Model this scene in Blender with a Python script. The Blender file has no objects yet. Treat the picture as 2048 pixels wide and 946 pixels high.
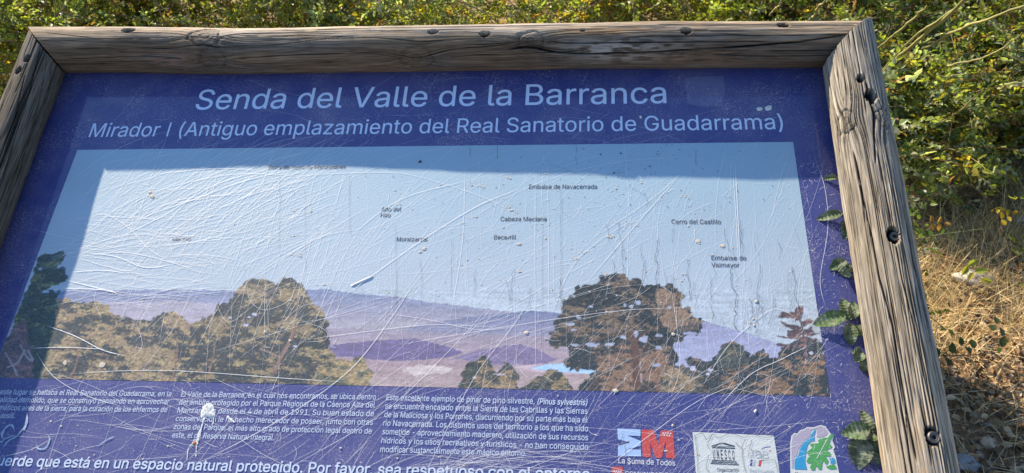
import bpy, math, random
import numpy as np
from mathutils import Matrix, Vector

# ------------------------------------------------------------------ geometry of the view
S = 1.2
F = 1541.25                                   # focal length in photograph pixels (2048 wide)
PC = np.array([1024.0, 473.0])
r1 = np.array([0.99452533, 0.00126734, -0.10448811])
r2 = np.array([0.05023729, -0.88258712, 0.46745716])
r3 = np.array([-0.09162743, -0.47014718, -0.87781891])
TILT = math.radians(62)                       # the lectern panel leans back 62 degrees from upright
U = np.array([1.0, 0, 0])
V = np.array([0, math.sin(TILT), math.cos(TILT)])
N = np.array([0, -math.cos(TILT), math.sin(TILT)])
NC = -r3[2] * S
CAM = np.array([0, 0, 1.6])
O = CAM - N * NC
RM = np.array([r1[i] * U + r2[i] * V + r3[i] * N for i in range(3)])   # right, down, forward


def W(P):
    P = np.atleast_2d(np.asarray(P, float))
    return O + P[:, :1] * U + P[:, 1:2] * V + P[:, 2:3] * N


def proj(P):                                  # panel coordinates -> photograph pixels
    q = np.atleast_2d(P) - np.array([0, 0, NC])
    C = q[:, :1] * r1 + q[:, 1:2] * r2 + q[:, 2:3] * r3
    return C[:, :2] / C[:, 2:] * F + PC


def at(px):                                   # photograph pixel -> (u, v) on the panel
    p = np.atleast_2d(np.asarray(px, float))
    d = np.concatenate([p - PC, np.full((len(p), 1), F)], 1)
    t = (r3[2] * S) / (d @ r3)
    P = d * t[:, None]
    return np.stack([P @ r1, P @ r2], 1)


def ground_at(x, y, z=0.0):
    d = RM[0] * (x - PC[0]) + RM[1] * (y - PC[1]) + RM[2] * F
    return CAM + d * ((z - CAM[2]) / d[2])


# ------------------------------------------------------------------ camera, world, sun, exposure
sc = bpy.context.scene
C = sc.collection
cd = bpy.data.cameras.new('camera')
cam = bpy.data.objects.new('camera', cd)
C.objects.link(cam)
cd.sensor_width = 36
cd.lens = 36 * F / 2048
cd.dof.use_dof = True
cd.dof.focus_distance = 1.25
cd.dof.aperture_fstop = 13
cd.clip_start = 0.02
cd.clip_end = 2000
m = Matrix.Identity(4)
for i in range(3):
    m[i][0], m[i][1], m[i][2], m[i][3] = RM[0][i], -RM[1][i], -RM[2][i], CAM[i]
cam.matrix_world = m
sc.camera = cam

SUNP = np.array([-0.553, 0.79, 0.257])        # towards the sun, in panel axes
sun_dir = SUNP[0] * U + SUNP[1] * V + SUNP[2] * N
sun_dir /= np.linalg.norm(sun_dir)
wd = bpy.data.worlds.new('World')
sc.world = wd
wd.use_nodes = True
wn = wd.node_tree.nodes
sky = wn.new('ShaderNodeTexSky')
sky.sky_type = 'NISHITA'
sky.sun_disc = False
sky.sun_elevation = math.asin(sun_dir[2])
sky.sun_rotation = math.atan2(sun_dir[0], sun_dir[1])
sky.altitude = 1400
sky.air_density = 1.0
sky.dust_density = 0.1
sky.ozone_density = 3.0
wd.node_tree.links.new(sky.outputs[0], wn['Background'].inputs[0])
wn['Background'].inputs[1].default_value = 0.115
sl = bpy.data.lights.new('sun', 'SUN')
sl.energy = 4.5
sl.angle = math.radians(0.55)
sl.color = (1.0, 0.86, 0.67)
so = bpy.data.objects.new('sun', sl)
C.objects.link(so)
so.rotation_euler = Vector(sun_dir).to_track_quat('Z', 'Y').to_euler()
sc.view_settings.view_transform = 'Standard'
sc.view_settings.look = 'None'
sc.view_settings.gamma = 1
sc.view_settings.exposure = 1.25
sc.cycles.max_bounces = 6
sc.cycles.transparent_max_bounces = 8


# ------------------------------------------------------------------ helpers
def hashgrid(seed, n=256):
    return np.random.default_rng(seed).random((n, n)).astype(np.float32)


_hg = {}


def vn(x, y, seed=0, my=256):                 # smooth value noise in 0..1, periodic in y with period my
    g = _hg.setdefault(seed, hashgrid(seed))
    x0 = np.floor(x).astype(int)
    y0 = np.floor(y).astype(int)
    fx = x - x0
    fy = y - y0
    fx = fx * fx * (3 - 2 * fx)
    fy = fy * fy * (3 - 2 * fy)
    a, b = x0 % 256, (x0 + 1) % 256
    c, d = y0 % my % 256, (y0 + 1) % my % 256
    return (g[a, c] * (1 - fx) + g[b, c] * fx) * (1 - fy) + (g[a, d] * (1 - fx) + g[b, d] * fx) * fy


def fbm(x, y, seed=0, oct=4, my=256):
    s, a, tot = 0, 1.0, 0
    for k in range(oct):
        s = s + a * vn(x * 2 ** k, y * 2 ** k, seed + k, my * 2 ** k)
        tot += a
        a *= 0.5
    return s / tot


def mesh(name, v, faces, mat=None, parent=None, col=None, uv=None, smooth=True):
    """faces: list of index arrays (m,3)/(m,4) or a plain list of polygons"""
    me = bpy.data.meshes.new(name)
    v = np.asarray(v, np.float32)
    if isinstance(faces, np.ndarray):
        faces = [faces]
    if len(faces) and isinstance(faces[0], np.ndarray) and faces[0].ndim == 2:
        loops = np.concatenate([f.ravel() for f in faces]).astype(np.int32)
        sizes = np.concatenate([np.full(len(f), f.shape[1], np.int32) for f in faces])
    else:
        loops = np.array([i for f in faces for i in f], np.int32)
        sizes = np.array([len(f) for f in faces], np.int32)
    starts = np.concatenate([[0], np.cumsum(sizes)[:-1]]).astype(np.int32)
    me.vertices.add(len(v))
    me.vertices.foreach_set('co', v.ravel())
    me.loops.add(len(loops))
    me.loops.foreach_set('vertex_index', loops)
    me.polygons.add(len(sizes))
    me.polygons.foreach_set('loop_start', starts)
    me.polygons.foreach_set('use_smooth', np.full(len(sizes), smooth))
    if uv is not None:
        l = me.uv_layers.new(name='grain')
        l.data.foreach_set('uv', np.asarray(uv, np.float32)[loops].ravel())
    me.update(calc_edges=True)
    if col is not None:
        ca = me.color_attributes.new('tint', 'FLOAT_COLOR', 'POINT')
        c4 = np.ones((len(v), 4), np.float32)
        c4[:, :3] = col
        ca.data.foreach_set('color', c4.ravel())
    if mat is not None:
        me.materials.append(mat)
    o = bpy.data.objects.new(name, me)
    C.objects.link(o)
    if parent is not None:
        o.parent = parent
        o.matrix_parent_inverse = Matrix.Translation(-parent.location) if parent.type == 'EMPTY' and not parent.get('local') else Matrix.Identity(4)
    return o


def empty(name, loc=(0, 0, 0), label=None, cat=None, group=None, local=False):
    o = bpy.data.objects.new(name, None)
    C.objects.link(o)
    o.location = loc
    o.empty_display_size = 0.05
    if local:
        o['local'] = 1
    tag(o, label, cat, group)
    return o


def tag(o, label=None, cat=None, group=None, kind=None):
    for k, x in (('label', label), ('category', cat), ('group', group), ('kind', kind)):
        if x:
            o[k] = x
    return o


def material(name, base=(0.5, 0.5, 0.5), rough=0.6, spec=0.4, coat=0, coat_rough=0.1, tint=False, noise=None, bump=None,
             uvnoise=None, trans=0):
    """noise: (scale, amount, detail) brightness mottling; bump: (scale, strength, distance); uvnoise: grain stretched along UV x"""
    mt = bpy.data.materials.new(name)
    mt.use_nodes = True
    nt = mt.node_tree
    nd, lk = nt.nodes, nt.links
    b = nd['Principled BSDF']
    b.inputs['Roughness'].default_value = rough
    b.inputs['Specular IOR Level'].default_value = spec
    b.inputs['Coat Weight'].default_value = coat
    b.inputs['Coat Roughness'].default_value = coat_rough
    if tint:
        a = nd.new('ShaderNodeVertexColor')
        a.layer_name = 'tint'
        csock = a.outputs[0]
    else:
        a = nd.new('ShaderNodeRGB')
        a.outputs[0].default_value = (*base, 1)
        csock = a.outputs[0]
    tc = nd.new('ShaderNodeTexCoord')
    if noise:
        nz = nd.new('ShaderNodeTexNoise')
        nz.inputs['Scale'].default_value = noise[0]
        nz.inputs['Detail'].default_value = noise[2]
        lk.new(tc.outputs['Object'], nz.inputs['Vector'])
        mr = nd.new('ShaderNodeMapRange')
        mr.inputs[1].default_value = 0.25
        mr.inputs[2].default_value = 0.75
        mr.inputs[3].default_value = 1 - noise[1]
        mr.inputs[4].default_value = 1 + noise[1]
        lk.new(nz.outputs[0], mr.inputs[0])
        mx = nd.new('ShaderNodeVectorMath')
        mx.operation = 'SCALE'
        lk.new(csock, mx.inputs[0])
        lk.new(mr.outputs[0], mx.inputs['Scale'])
        csock = mx.outputs[0]
    if uvnoise:
        mp = nd.new('ShaderNodeMapping')
        mp.inputs['Scale'].default_value = (uvnoise[0], uvnoise[1], 1)
        lk.new(tc.outputs['UV'], mp.inputs[0])
        nz = nd.new('ShaderNodeTexNoise')
        nz.inputs['Scale'].default_value = 1
        nz.inputs['Detail'].default_value = 5
        lk.new(mp.outputs[0], nz.inputs['Vector'])
        mr = nd.new('ShaderNodeMapRange')
        mr.inputs[1].default_value = 0.3
        mr.inputs[2].default_value = 0.7
        mr.inputs[3].default_value = 1 - uvnoise[2]
        mr.inputs[4].default_value = 1 + uvnoise[2]
        lk.new(nz.outputs[0], mr.inputs[0])
        mx = nd.new('ShaderNodeVectorMath')
        mx.operation = 'SCALE'
        lk.new(csock, mx.inputs[0])
        lk.new(mr.outputs[0], mx.inputs['Scale'])
        csock = mx.outputs[0]
        bp = nd.new('ShaderNodeBump')
        bp.inputs['Strength'].default_value = 0.6
        bp.inputs['Distance'].default_value = 0.0012
        lk.new(nz.outputs[0], bp.inputs['Height'])
        lk.new(bp.outputs[0], b.inputs['Normal'])
    if bump:
        nz = nd.new('ShaderNodeTexNoise')
        nz.inputs['Scale'].default_value = bump[0]
        nz.inputs['Detail'].default_value = 4
        lk.new(tc.outputs['Object'], nz.inputs['Vector'])
        bp = nd.new('ShaderNodeBump')
        bp.inputs['Strength'].default_value = bump[1]
        bp.inputs['Distance'].default_value = bump[2]
        lk.new(nz.outputs[0], bp.inputs['Height'])
        lk.new(bp.outputs[0], b.inputs['Normal'])
    lk.new(csock, b.inputs['Base Color'])
    if trans:
        tr = nd.new('ShaderNodeBsdfTranslucent')
        sc_ = nd.new('ShaderNodeVectorMath')
        sc_.operation = 'MULTIPLY'
        sc_.inputs[1].default_value = (1.5, 1.6, 0.6)
        lk.new(csock, sc_.inputs[0])
        lk.new(sc_.outputs[0], tr.inputs[0])
        ms = nd.new('ShaderNodeMixShader')
        ms.inputs[0].default_value = trans
        lk.new(b.outputs[0], ms.inputs[1])
        lk.new(tr.outputs[0], ms.inputs[2])
        lk.new(ms.outputs[0], nd['Material Output'].inputs[0])
    return mt


def print_material(name, base=None, tint=False, wear=0.5, film=1.0):
    """a printed sheet under scratched, dusty clear plastic: gloss, fine crinkle relief and pale dust"""
    mt = material(name, base or (0.5, 0.5, 0.5), rough=0.55, spec=0.5, coat=0.85, coat_rough=0.06, tint=tint)
    nd, lk = mt.node_tree.nodes, mt.node_tree.links
    b = nd['Principled BSDF']
    src = b.inputs['Base Color'].links[0].from_socket
    tc = nd.new('ShaderNodeTexCoord')
    # dust: fine speckle gathered into patches
    n1 = nd.new('ShaderNodeTexNoise')
    n1.inputs['Scale'].default_value = 420
    n1.inputs['Detail'].default_value = 3
    lk.new(tc.outputs['Object'], n1.inputs['Vector'])
    n2 = nd.new('ShaderNodeTexNoise')
    n2.inputs['Scale'].default_value = 16
    n2.inputs['Detail'].default_value = 5
    lk.new(tc.outputs['Object'], n2.inputs['Vector'])
    m1 = nd.new('ShaderNodeMapRange')
    m1.inputs[1].default_value, m1.inputs[2].default_value = 0.52, 0.78
    lk.new(n1.outputs[0], m1.inputs[0])
    m2 = nd.new('ShaderNodeMapRange')
    m2.inputs[1].default_value, m2.inputs[2].default_value = 0.42, 0.72
    m2.inputs[3].default_value = 0.10
    lk.new(n2.outputs[0], m2.inputs[0])
    mu = nd.new('ShaderNodeMath')
    mu.operation = 'MULTIPLY'
    lk.new(m1.outputs[0], mu.inputs[0])
    lk.new(m2.outputs[0], mu.inputs[1])
    mw = nd.new('ShaderNodeMath')
    mw.operation = 'MULTIPLY'
    mw.inputs[1].default_value = wear
    n3 = nd.new('ShaderNodeTexNoise')
    n3.inputs['Scale'].default_value = 7
    n3.inputs['Detail'].default_value = 8
    n3.inputs['Roughness'].default_value = 0.72
    lk.new(tc.outputs['Object'], n3.inputs['Vector'])
    m3 = nd.new('ShaderNodeMapRange')
    m3.inputs[1].default_value, m3.inputs[2].default_value = 0.45, 0.75
    m3.inputs[4].default_value = 0.16
    lk.new(n3.outputs[0], m3.inputs[0])
    ad = nd.new('ShaderNodeMath')
    ad.operation = 'ADD'
    lk.new(mu.outputs[0], ad.inputs[0])
    lk.new(m3.outputs[0], ad.inputs[1])
    lk.new(ad.outputs[0], mw.inputs[0])
    mix = nd.new('ShaderNodeMixRGB')
    mix.inputs[2].default_value = (0.58, 0.50, 0.47, 1)
    lk.new(mw.outputs[0], mix.inputs[0])
    lk.new(src, mix.inputs[1])
    lk.new(mix.outputs[0], b.inputs['Base Color'])
    # relief
    nb = nd.new('ShaderNodeTexNoise')
    nb.inputs['Scale'].default_value = 330
    nb.inputs['Detail'].default_value = 5
    nb.inputs['Distortion'].default_value = 0.6
    lk.new(tc.outputs['Object'], nb.inputs['Vector'])
    bp = nd.new('ShaderNodeBump')
    bp.inputs['Strength'].default_value = 0.30 * film
    bp.inputs['Distance'].default_value = 0.0010
    lk.new(nb.outputs[0], bp.inputs['Height'])
    lk.new(bp.outputs[0], b.inputs['Normal'])
    nc = nd.new('ShaderNodeTexNoise')
    nc.inputs['Scale'].default_value = 9
    lk.new(tc.outputs['Object'], nc.inputs['Vector'])
    bc = nd.new('ShaderNodeBump')
    bc.inputs['Strength'].default_value = 0.10
    bc.inputs['Distance'].default_value = 0.004
    lk.new(nc.outputs[0], bc.inputs['Height'])
    lk.new(bc.outputs[0], b.inputs['Coat Normal'])
    return mt


def grid_quads(a, b, wrap=False):
    i = np.arange(a - 1)[:, None]
    j = np.arange(b if wrap else b - 1)[None, :]
    j2 = (j + 1) % b
    return np.stack([i * b + j, i * b + j2, (i + 1) * b + j2, (i + 1) * b + j], -1).reshape(-1, 4)


def tubes(paths, sides=5):
    """paths: list of (points (k,3), radii (k,)) -> verts, quads"""
    vs, fs, off = [], [], 0
    an = np.linspace(0, 2 * np.pi, sides, endpoint=False)
    for P, r in paths:
        P = np.asarray(P, float)
        T = np.gradient(P, axis=0)
        T /= np.linalg.norm(T, axis=1)[:, None] + 1e-9
        ref = np.array([0.31, 0.17, 0.93])
        A = np.cross(T, ref)
        A /= np.linalg.norm(A, axis=1)[:, None] + 1e-9
        B = np.cross(T, A)
        r = np.broadcast_to(np.asarray(r, float), (len(P),))
        ring = P[:, None, :] + r[:, None, None] * (np.cos(an)[None, :, None] * A[:, None, :] + np.sin(an)[None, :, None] * B[:, None, :])
        vs.append(ring.reshape(-1, 3))
        fs.append(grid_quads(len(P), sides, True) + off)
        off += len(P) * sides
    return np.concatenate(vs), np.concatenate(fs)


def smoothpath(pts, n=40):
    """Catmull-Rom through points"""
    p = np.asarray(pts, float)
    if len(p) == 2:
        t = np.linspace(0, 1, n)[:, None]
        return p[0] + (p[1] - p[0]) * t
    q = np.concatenate([[2 * p[0] - p[1]], p, [2 * p[-1] - p[-2]]])
    out = []
    k = len(p) - 1
    for i in range(k):
        a, b, c, d = q[i:i + 4]
        t = np.linspace(0, 1, max(2, n // k), endpoint=(i == k - 1))[:, None]
        out.append(0.5 * (2 * b + (c - a) * t + (2 * a - 5 * b + 4 * c - d) * t * t + (3 * b - a - 3 * c + d) * t ** 3))
    return np.concatenate(out)


# ------------------------------------------------------------------ ground
rng = np.random.default_rng(7)


def ground_z(x, y):
    near = np.exp(-((x - 0.3) ** 2 + (y - 2) ** 2) / 30)
    return near * (0.035 * (fbm(x * 1.3 + 50, y * 1.3 + 50, 11, 3) - 0.5) + 0.012 * (vn(x * 14 + 100, y * 14 + 100, 15) - 0.5)) \
        + np.clip(y - 8, 0, None) * 0.02


gx = np.concatenate([-np.geomspace(300, 6, 24), np.linspace(-5, 5, 240), np.geomspace(6, 300, 24)])
gy = np.concatenate([-np.geomspace(300, 3, 24), np.linspace(-2, 7, 220), np.geomspace(8, 300, 24)])
GX, GY = np.meshgrid(gx, gy, indexing='ij')
gm = material('dry_soil', (0.30, 0.195, 0.105), 0.95, 0.1, noise=(22, 0.45, 8), bump=(60, 0.8, 0.02))
g = mesh('ground', np.stack([GX, GY, ground_z(GX, GY)], -1).reshape(-1, 3), grid_quads(len(gx), len(gy)), gm)
tag(g, kind='structure')

# ------------------------------------------------------------------ the sign: logs
RP = 0.0415
CN = 0.036                                    # log axes stand this far in front of the panel face
sign = empty('information_sign', (-0.29, 0.98, 0), 'wide lectern sign with weathered log frame and scratched blue panel showing a valley photograph', 'information sign')

wood_m = material('weathered_wood', rough=0.85, spec=0.2, tint=True, uvnoise=(24, 900, 0.5))


def log_mesh(name, P0, P1, ra, rb, nt, nphi, seed, parent, cutA=None, cutB=None, tone=(0.30, 0.255, 0.20), bow=0.0,
             cracks=(), knots=(), holes=(), ncr=30, patches=(), tone2=None, weather_shade=0):
    """a barked round pole with drying cracks, knots and bolt holes. Everything in panel coordinates.
    cracks: (list of photo px, depth m, width m); knots: (px, radius); holes: (px, radius, depth)"""
    R_ = np.random.default_rng(seed)
    P0, P1 = np.asarray(P0, float), np.asarray(P1, float)
    L = np.linalg.norm(P1 - P0)
    a = (P1 - P0) / L
    e1 = np.array([0, 0, 1.0]) if abs(a[2]) < 0.9 else np.array([1.0, 0, 0])
    e1 = e1 - a * (e1 @ a)
    e1 /= np.linalg.norm(e1)
    e2 = np.cross(a, e1)
    ph = np.linspace(-np.pi, np.pi, nphi, endpoint=False)
    rad = np.cos(ph)[:, None] * e1 + np.sin(ph)[:, None] * e2          # (nphi,3)

    def cut(c, s_def, r):
        if c is None:
            return np.full(nphi, s_def)
        q, nn = np.asarray(c[0], float), np.asarray(c[1], float)
        return ((q - P0 - rad * r) @ nn) / (a @ nn)
    sA, sB = cut(cutA, 0, ra), cut(cutB, L, rb)
    t = np.linspace(0, 1, nt)[:, None]
    s = sA[None, :] + (sB - sA)[None, :] * t                            # (nt,nphi)
    k = s / L
    r0 = ra + (rb - ra) * k
    PH = np.broadcast_to(ph, s.shape)
    bowv = (e1 * 0 + e2) * 0
    base = P0 + a * s[..., None] + rad[None] * r0[..., None]
    base = base + e2 * (bow * (1 - (2 * k - 1) ** 2))[..., None]
    if bow:                                   # the rail is not quite straight: it stands out more towards one end
        base = base + e1 * (-0.0035 * np.exp(-((k - .28) / .13) ** 2) + 0.0038 * np.exp(-((k - .74) / .16) ** 2))[..., None]
    # photo pixel -> (s, phi)
    pj = proj(base.reshape(-1, 3)).reshape(nt, nphi, 2)
    view = np.array([0, 0, NC]) - base
    facing = (view * rad[None]).sum(-1) > 0

    def loc(px):
        d = ((pj - np.array(px, float)) ** 2).sum(-1) + np.where(facing, 0, 1e6)
        i, j = np.unravel_index(d.argmin(), d.shape)
        return s[i, j], ph[j]
    yy = (PH + np.pi) / (2 * np.pi)
    # fibres deflect around knots
    warp = 0.05 * (fbm(s * 6 + 1, yy * 6, seed + 15, 2, 6) - .5)
    kn = [(loc(px), kr) for px, kr in knots]
    for (ks, kp), kr in kn:
        dp = (PH - kp + np.pi) % (2 * np.pi) - np.pi
        dd = ((s - ks) / (2.6 * kr)) ** 2 + (dp * r0 / (1.7 * kr)) ** 2
        warp += np.sign(dp) * np.exp(-dd) * kr * 0.7 / r0
    W_ = PH + warp
    yw = (W_ + np.pi) / (2 * np.pi)
    disp = 0.0018 * (fbm(s * 7 + seed, yy * 5, seed + 1, 3, 5) - 0.5) * 2
    fib = vn(s * 9 + 31, yw * 96, seed + 5, 96) * 0.6 + vn(s * 22 + 5, yw * 210, seed + 6, 210) * 0.4
    disp += 0.0015 * (fib - 0.5)
    tb = np.array(tone2 if tone2 else tone)
    col = np.array(tone) + (tb - np.array(tone)) * np.clip(k, 0, 1)[..., None]
    big = fbm(s * 5 + 3, yw * 9, seed + 9, 4, 9)
    col *= (0.55 + 0.9 * big)[..., None]
    if weather_shade:  # bleached crest, browned underside; lit and shaded sides also painted into the tone
        up = np.clip(0.5 + 0.5 * np.sin(PH * weather_shade) * 1.6 + .5 * (fbm(s * 14 + 4, yw * 16, seed + 33, 3, 16) - .5), 0, 1)[..., None]
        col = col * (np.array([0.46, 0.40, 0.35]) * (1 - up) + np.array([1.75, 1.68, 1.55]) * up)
    grey = np.clip((fbm(s * 8 + 9, yw * 12, seed + 12, 4, 12) - 0.42) * 3.5, 0, 1)[..., None]
    col = col * (1 - 0.55 * grey) + 0.55 * grey * (col.mean(-1, keepdims=True) * np.array([1.06, 1.0, 0.90]))
    col *= (0.45 + 1.0 * fib)[..., None]
    fine = vn(s * 40 + 77, yw * 240, seed + 21, 240)
    col *= (1 - 0.35 * np.clip((fine - 0.72) * 5, 0, 1))[..., None]
    for px, rs, rp, c_, am in patches:                                   # worn or stained patches
        ps, pp = loc(px)
        dp = (PH - pp + np.pi) % (2 * np.pi) - np.pi
        w = np.exp(-((s - ps) / rs) ** 2 - (dp * r0 / rp) ** 2) * np.clip((fbm(s * 60, yw * 60, seed + 41, 3, 60) - 0.35) * 4, 0, 1)
        w = np.clip(w * am, 0, 1)[..., None]
        col = col * (1 - w) + w * np.array(c_)
    # cracks
    clist = []
    for pxs, dep, wid in cracks:
        q = np.array([loc(p) for p in pxs])
        o = np.argsort(q[:, 0])
        clist.append((q[o, 0], q[o, 1], dep * .8, wid * .6))
    for i in range(ncr):
        s0 = R_.uniform(-0.1, L)
        ln = R_.uniform(0.08, 0.7) if i % 3 else R_.uniform(0.03, 0.15)
        p0 = R_.uniform(-np.pi, np.pi)
        ss = np.linspace(s0, s0 + ln, 6)
        pp = p0 + R_.normal(0, 0.007, 6).cumsum() + R_.normal(0, .05) * (ss - s0)
        clist.append((ss, pp, R_.uniform(0.0015, 0.0042), R_.uniform(0.0004, 0.0009)))
    for i in range(ncr * 11):                                             # hairline checks
        s0 = R_.uniform(0, L)
        ln = R_.uniform(0.02, 0.12)
        p0 = R_.uniform(-np.pi, np.pi)
        ss = np.linspace(s0, s0 + ln, 3)
        clist.append((ss, p0 + R_.normal(0, 0.008, 3).cumsum(), R_.uniform(0.0007, 0.0021), R_.uniform(0.00035, 0.0006)))
    pitch = 2 * np.pi * RP / nphi
    for ss, pp, dep, wid in clist:
        i0, i1 = np.searchsorted(np.median(s, 1), [ss[0] - .06, ss[-1] + .06])
        if i1 - i0 < 2:
            continue
        sl_ = s[i0:i1]
        pc = np.interp(sl_, ss, pp) + 0.007 * (vn(sl_ * 45 + pp[0] * 9, sl_ * 0 + 3, seed + 61) - 0.5)
        dp = (W_[i0:i1] - pc + np.pi) % (2 * np.pi) - np.pi
        ta = np.clip((sl_ - ss[0]) / 0.02, 0, 1) * np.clip((ss[-1] - sl_) / 0.02, 0, 1)
        ta = ta * (0.55 + 0.9 * vn(sl_ * 30 + pp[0] * 31, sl_ * 0 + 1, seed + 63))
        w = max(wid, pitch * 0.62)
        am = min(1, wid / w * 1.25)
        pr = np.exp(-np.abs(dp * r0[i0:i1] / w) ** 2.2) * np.clip(ta, 0, 1.2)
        disp[i0:i1] -= dep * pr
        disp[i0:i1] += 0.12 * dep * np.exp(-(dp * r0[i0:i1] / (w * 3.5)) ** 2) * np.clip(ta, 0, 1)
        col[i0:i1] *= (1 - am * np.clip(0.92 * pr * min(1, dep / 0.0022), 0, 0.94))[..., None]
    # knots
    for (ks, kp), kr in kn:
        dp = (PH - kp + np.pi) % (2 * np.pi) - np.pi
        d = np.sqrt(((s - ks) / 1.35) ** 2 + (dp * r0) ** 2) / kr
        d = d * (0.72 + 0.56 * fbm(s * 70 + 3, PH * 6 + 20, seed + 73, 3))
        disp += 0.0016 * np.exp(-(d / 1.5) ** 2)
        ring = 0.5 + 0.5 * np.cos(d * 15 + 2 * vn(s * 200, PH * 10, seed + 71))
        inside = np.clip(1.25 - d, 0, 1)
        col *= (1 - (0.42 * inside * (.35 + .65 * ring) * (.4 + .9 * fib) + 0.25 * np.exp(-((d - 1.15) / 0.18) ** 2)))[..., None]
        disp -= 0.0008 * inside * ring + 0.002 * np.exp(-((d - 1.15) / 0.15) ** 2)
        rr = np.clip(1.0 - np.abs(d - 1.9) / 1.0, 0, 1)
        col *= (1 - 0.12 * rr * (0.5 + 0.5 * np.cos(d * 13)))[..., None]
    for px, hr, dep in holes:
        hs, hp = loc(px)
        dp = (PH - hp + np.pi) % (2 * np.pi) - np.pi
        d = np.sqrt(((s - hs) / 1.5) ** 2 + (dp * r0) ** 2) / hr + 0.35 * (vn(s * 300, PH * 40, seed + 81) - .5)
        w = np.clip((1.15 - d) * 4, 0, 1)
        disp -= dep * w
        col *= (1 - 0.93 * w)[..., None]
    P = base + rad[None] * disp[..., None]
    vv = P.reshape(-1, 3)
    # end caps
    cA, cB = P[0].mean(0), P[-1].mean(0)
    vv = np.concatenate([vv, [cA, cB]])
    q = grid_quads(nt, nphi, True)
    j = np.arange(nphi)
    tA = np.stack([np.full(nphi, nt * nphi), (j + 1) % nphi, j], -1)
    b0 = (nt - 1) * nphi
    tB = np.stack([np.full(nphi, nt * nphi + 1), b0 + j, b0 + (j + 1) % nphi], -1)
    col = np.concatenate([col.reshape(-1, 3), np.ones((2, 3)) * np.array(tone) * 0.5])
    uv = np.stack([s, PH * RP], -1).reshape(-1, 2)
    uv = np.concatenate([uv, [[0, 0], [L, 0]]])
    return mesh(name, W(vv), [q[:, ::-1], tA[:, ::-1], tB[:, ::-1]], wood_m, parent, np.clip(col, 0.012, 0.9), uv), loc, (P0, a, e1, e2, ra, rb, L)


# log axes, panel coordinates
TL_ = np.array([-1.012, 0.9335, CN])
TR_ = np.array([0.4165, 0.9020, CN])
topA, topB = TL_, TR_
vB = -0.085                                   # bottom rail
lv0, lv1 = TL_[1], vB
leftA, leftB = np.array([-1.010, lv0, CN]), np.array([-0.974, lv1, CN])
rightA, rightB = np.array([0.4170, TR_[1], CN]), np.array([0.3965, lv1, CN])
d45 = np.array([1, -1, 0]) / math.sqrt(2)
d45b = np.array([1, 1, 0]) / math.sqrt(2)
gap = 0.0012
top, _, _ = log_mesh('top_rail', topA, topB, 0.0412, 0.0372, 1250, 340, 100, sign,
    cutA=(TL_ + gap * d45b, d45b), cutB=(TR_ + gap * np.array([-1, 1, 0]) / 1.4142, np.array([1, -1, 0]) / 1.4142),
    tone=(0.265, 0.213, 0.155), weather_shade=-1, bow=0.003,
    cracks=[([(135, 118), (300, 113), (395, 120), (560, 112), (690, 107)], 0.006, 0.0011),
            ([(300, 98), (420, 95), (560, 88), (700, 72)], 0.0035, 0.0008),
            ([(700, 107), (860, 100), (1000, 92), (1120, 90)], 0.004, 0.0010),
            ([(1010, 102), (1180, 108), (1330, 102), (1480, 93), (1600, 82), (1690, 70)], 0.010, 0.0020),
            ([(1150, 70), (1300, 64), (1420, 60)], 0.004, 0.0010),
            ([(1120, 128), (1250, 122), (1400, 118), (1560, 116)], 0.003, 0.0008),
            ([(90, 66), (200, 78), (330, 76), (420, 68)], 0.003, 0.0008),
            ([(440, 78), (600, 70), (760, 76), (900, 80)], 0.0035, 0.0009),
            ([(150, 128), (260, 130), (380, 134)], 0.003, 0.0007),
            ([(840, 118), (960, 110), (1060, 112), (1180, 98)], 0.003, 0.0008)],
    knots=[((426, 119), 0.016), ((835, 117), 0.017), ((410, 72), 0.018), ((1060, 82), 0.014)],
    holes=[((866, 63), 0.0055, 0.018), ((970, 67), 0.0058, 0.018), ((1372, 61), 0.0060, 0.014), ((258, 60), 0.0075, 0.010),
           ((1566, 49), 0.0065, 0.004), ((1165, 59), 0.003, 0.006)],
    patches=[((1240, 100), 0.09, 0.02, (0.36, 0.33, 0.29), 0.8), ((330, 120), 0.06, 0.015, (0.22, 0.12, 0.08), 0.6),
             ((1250, 62), 0.10, 0.010, (0.36, 0.19, 0.08), 0.55), ((1400, 112), 0.10, 0.02, (0.20, 0.12, 0.07), 0.5)], ncr=34)
left, _, _ = log_mesh('side_rail', leftB, leftA, 0.0345, 0.0388, 900, 250, 200, sign,
    cutA=(leftB, np.array([-1, 1, 0]) / 1.4142), cutB=(TL_ - gap * d45b, d45b), tone=(0.115, 0.096, 0.072),
    cracks=[([(118, 105), (98, 190), (70, 300), (30, 420)], 0.004, 0.0010), ([(82, 90), (60, 180), (30, 280), (2, 370)], 0.004, 0.0010),
            ([(96, 110), (75, 220), (40, 340)], 0.003, 0.0008), ([(50, 150), (30, 230), (5, 300)], 0.003, 0.0008)],
    holes=[((53, 117), 0.0050, 0.02), ((36, 141), 0.0055, 0.02)], ncr=60)
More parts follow.
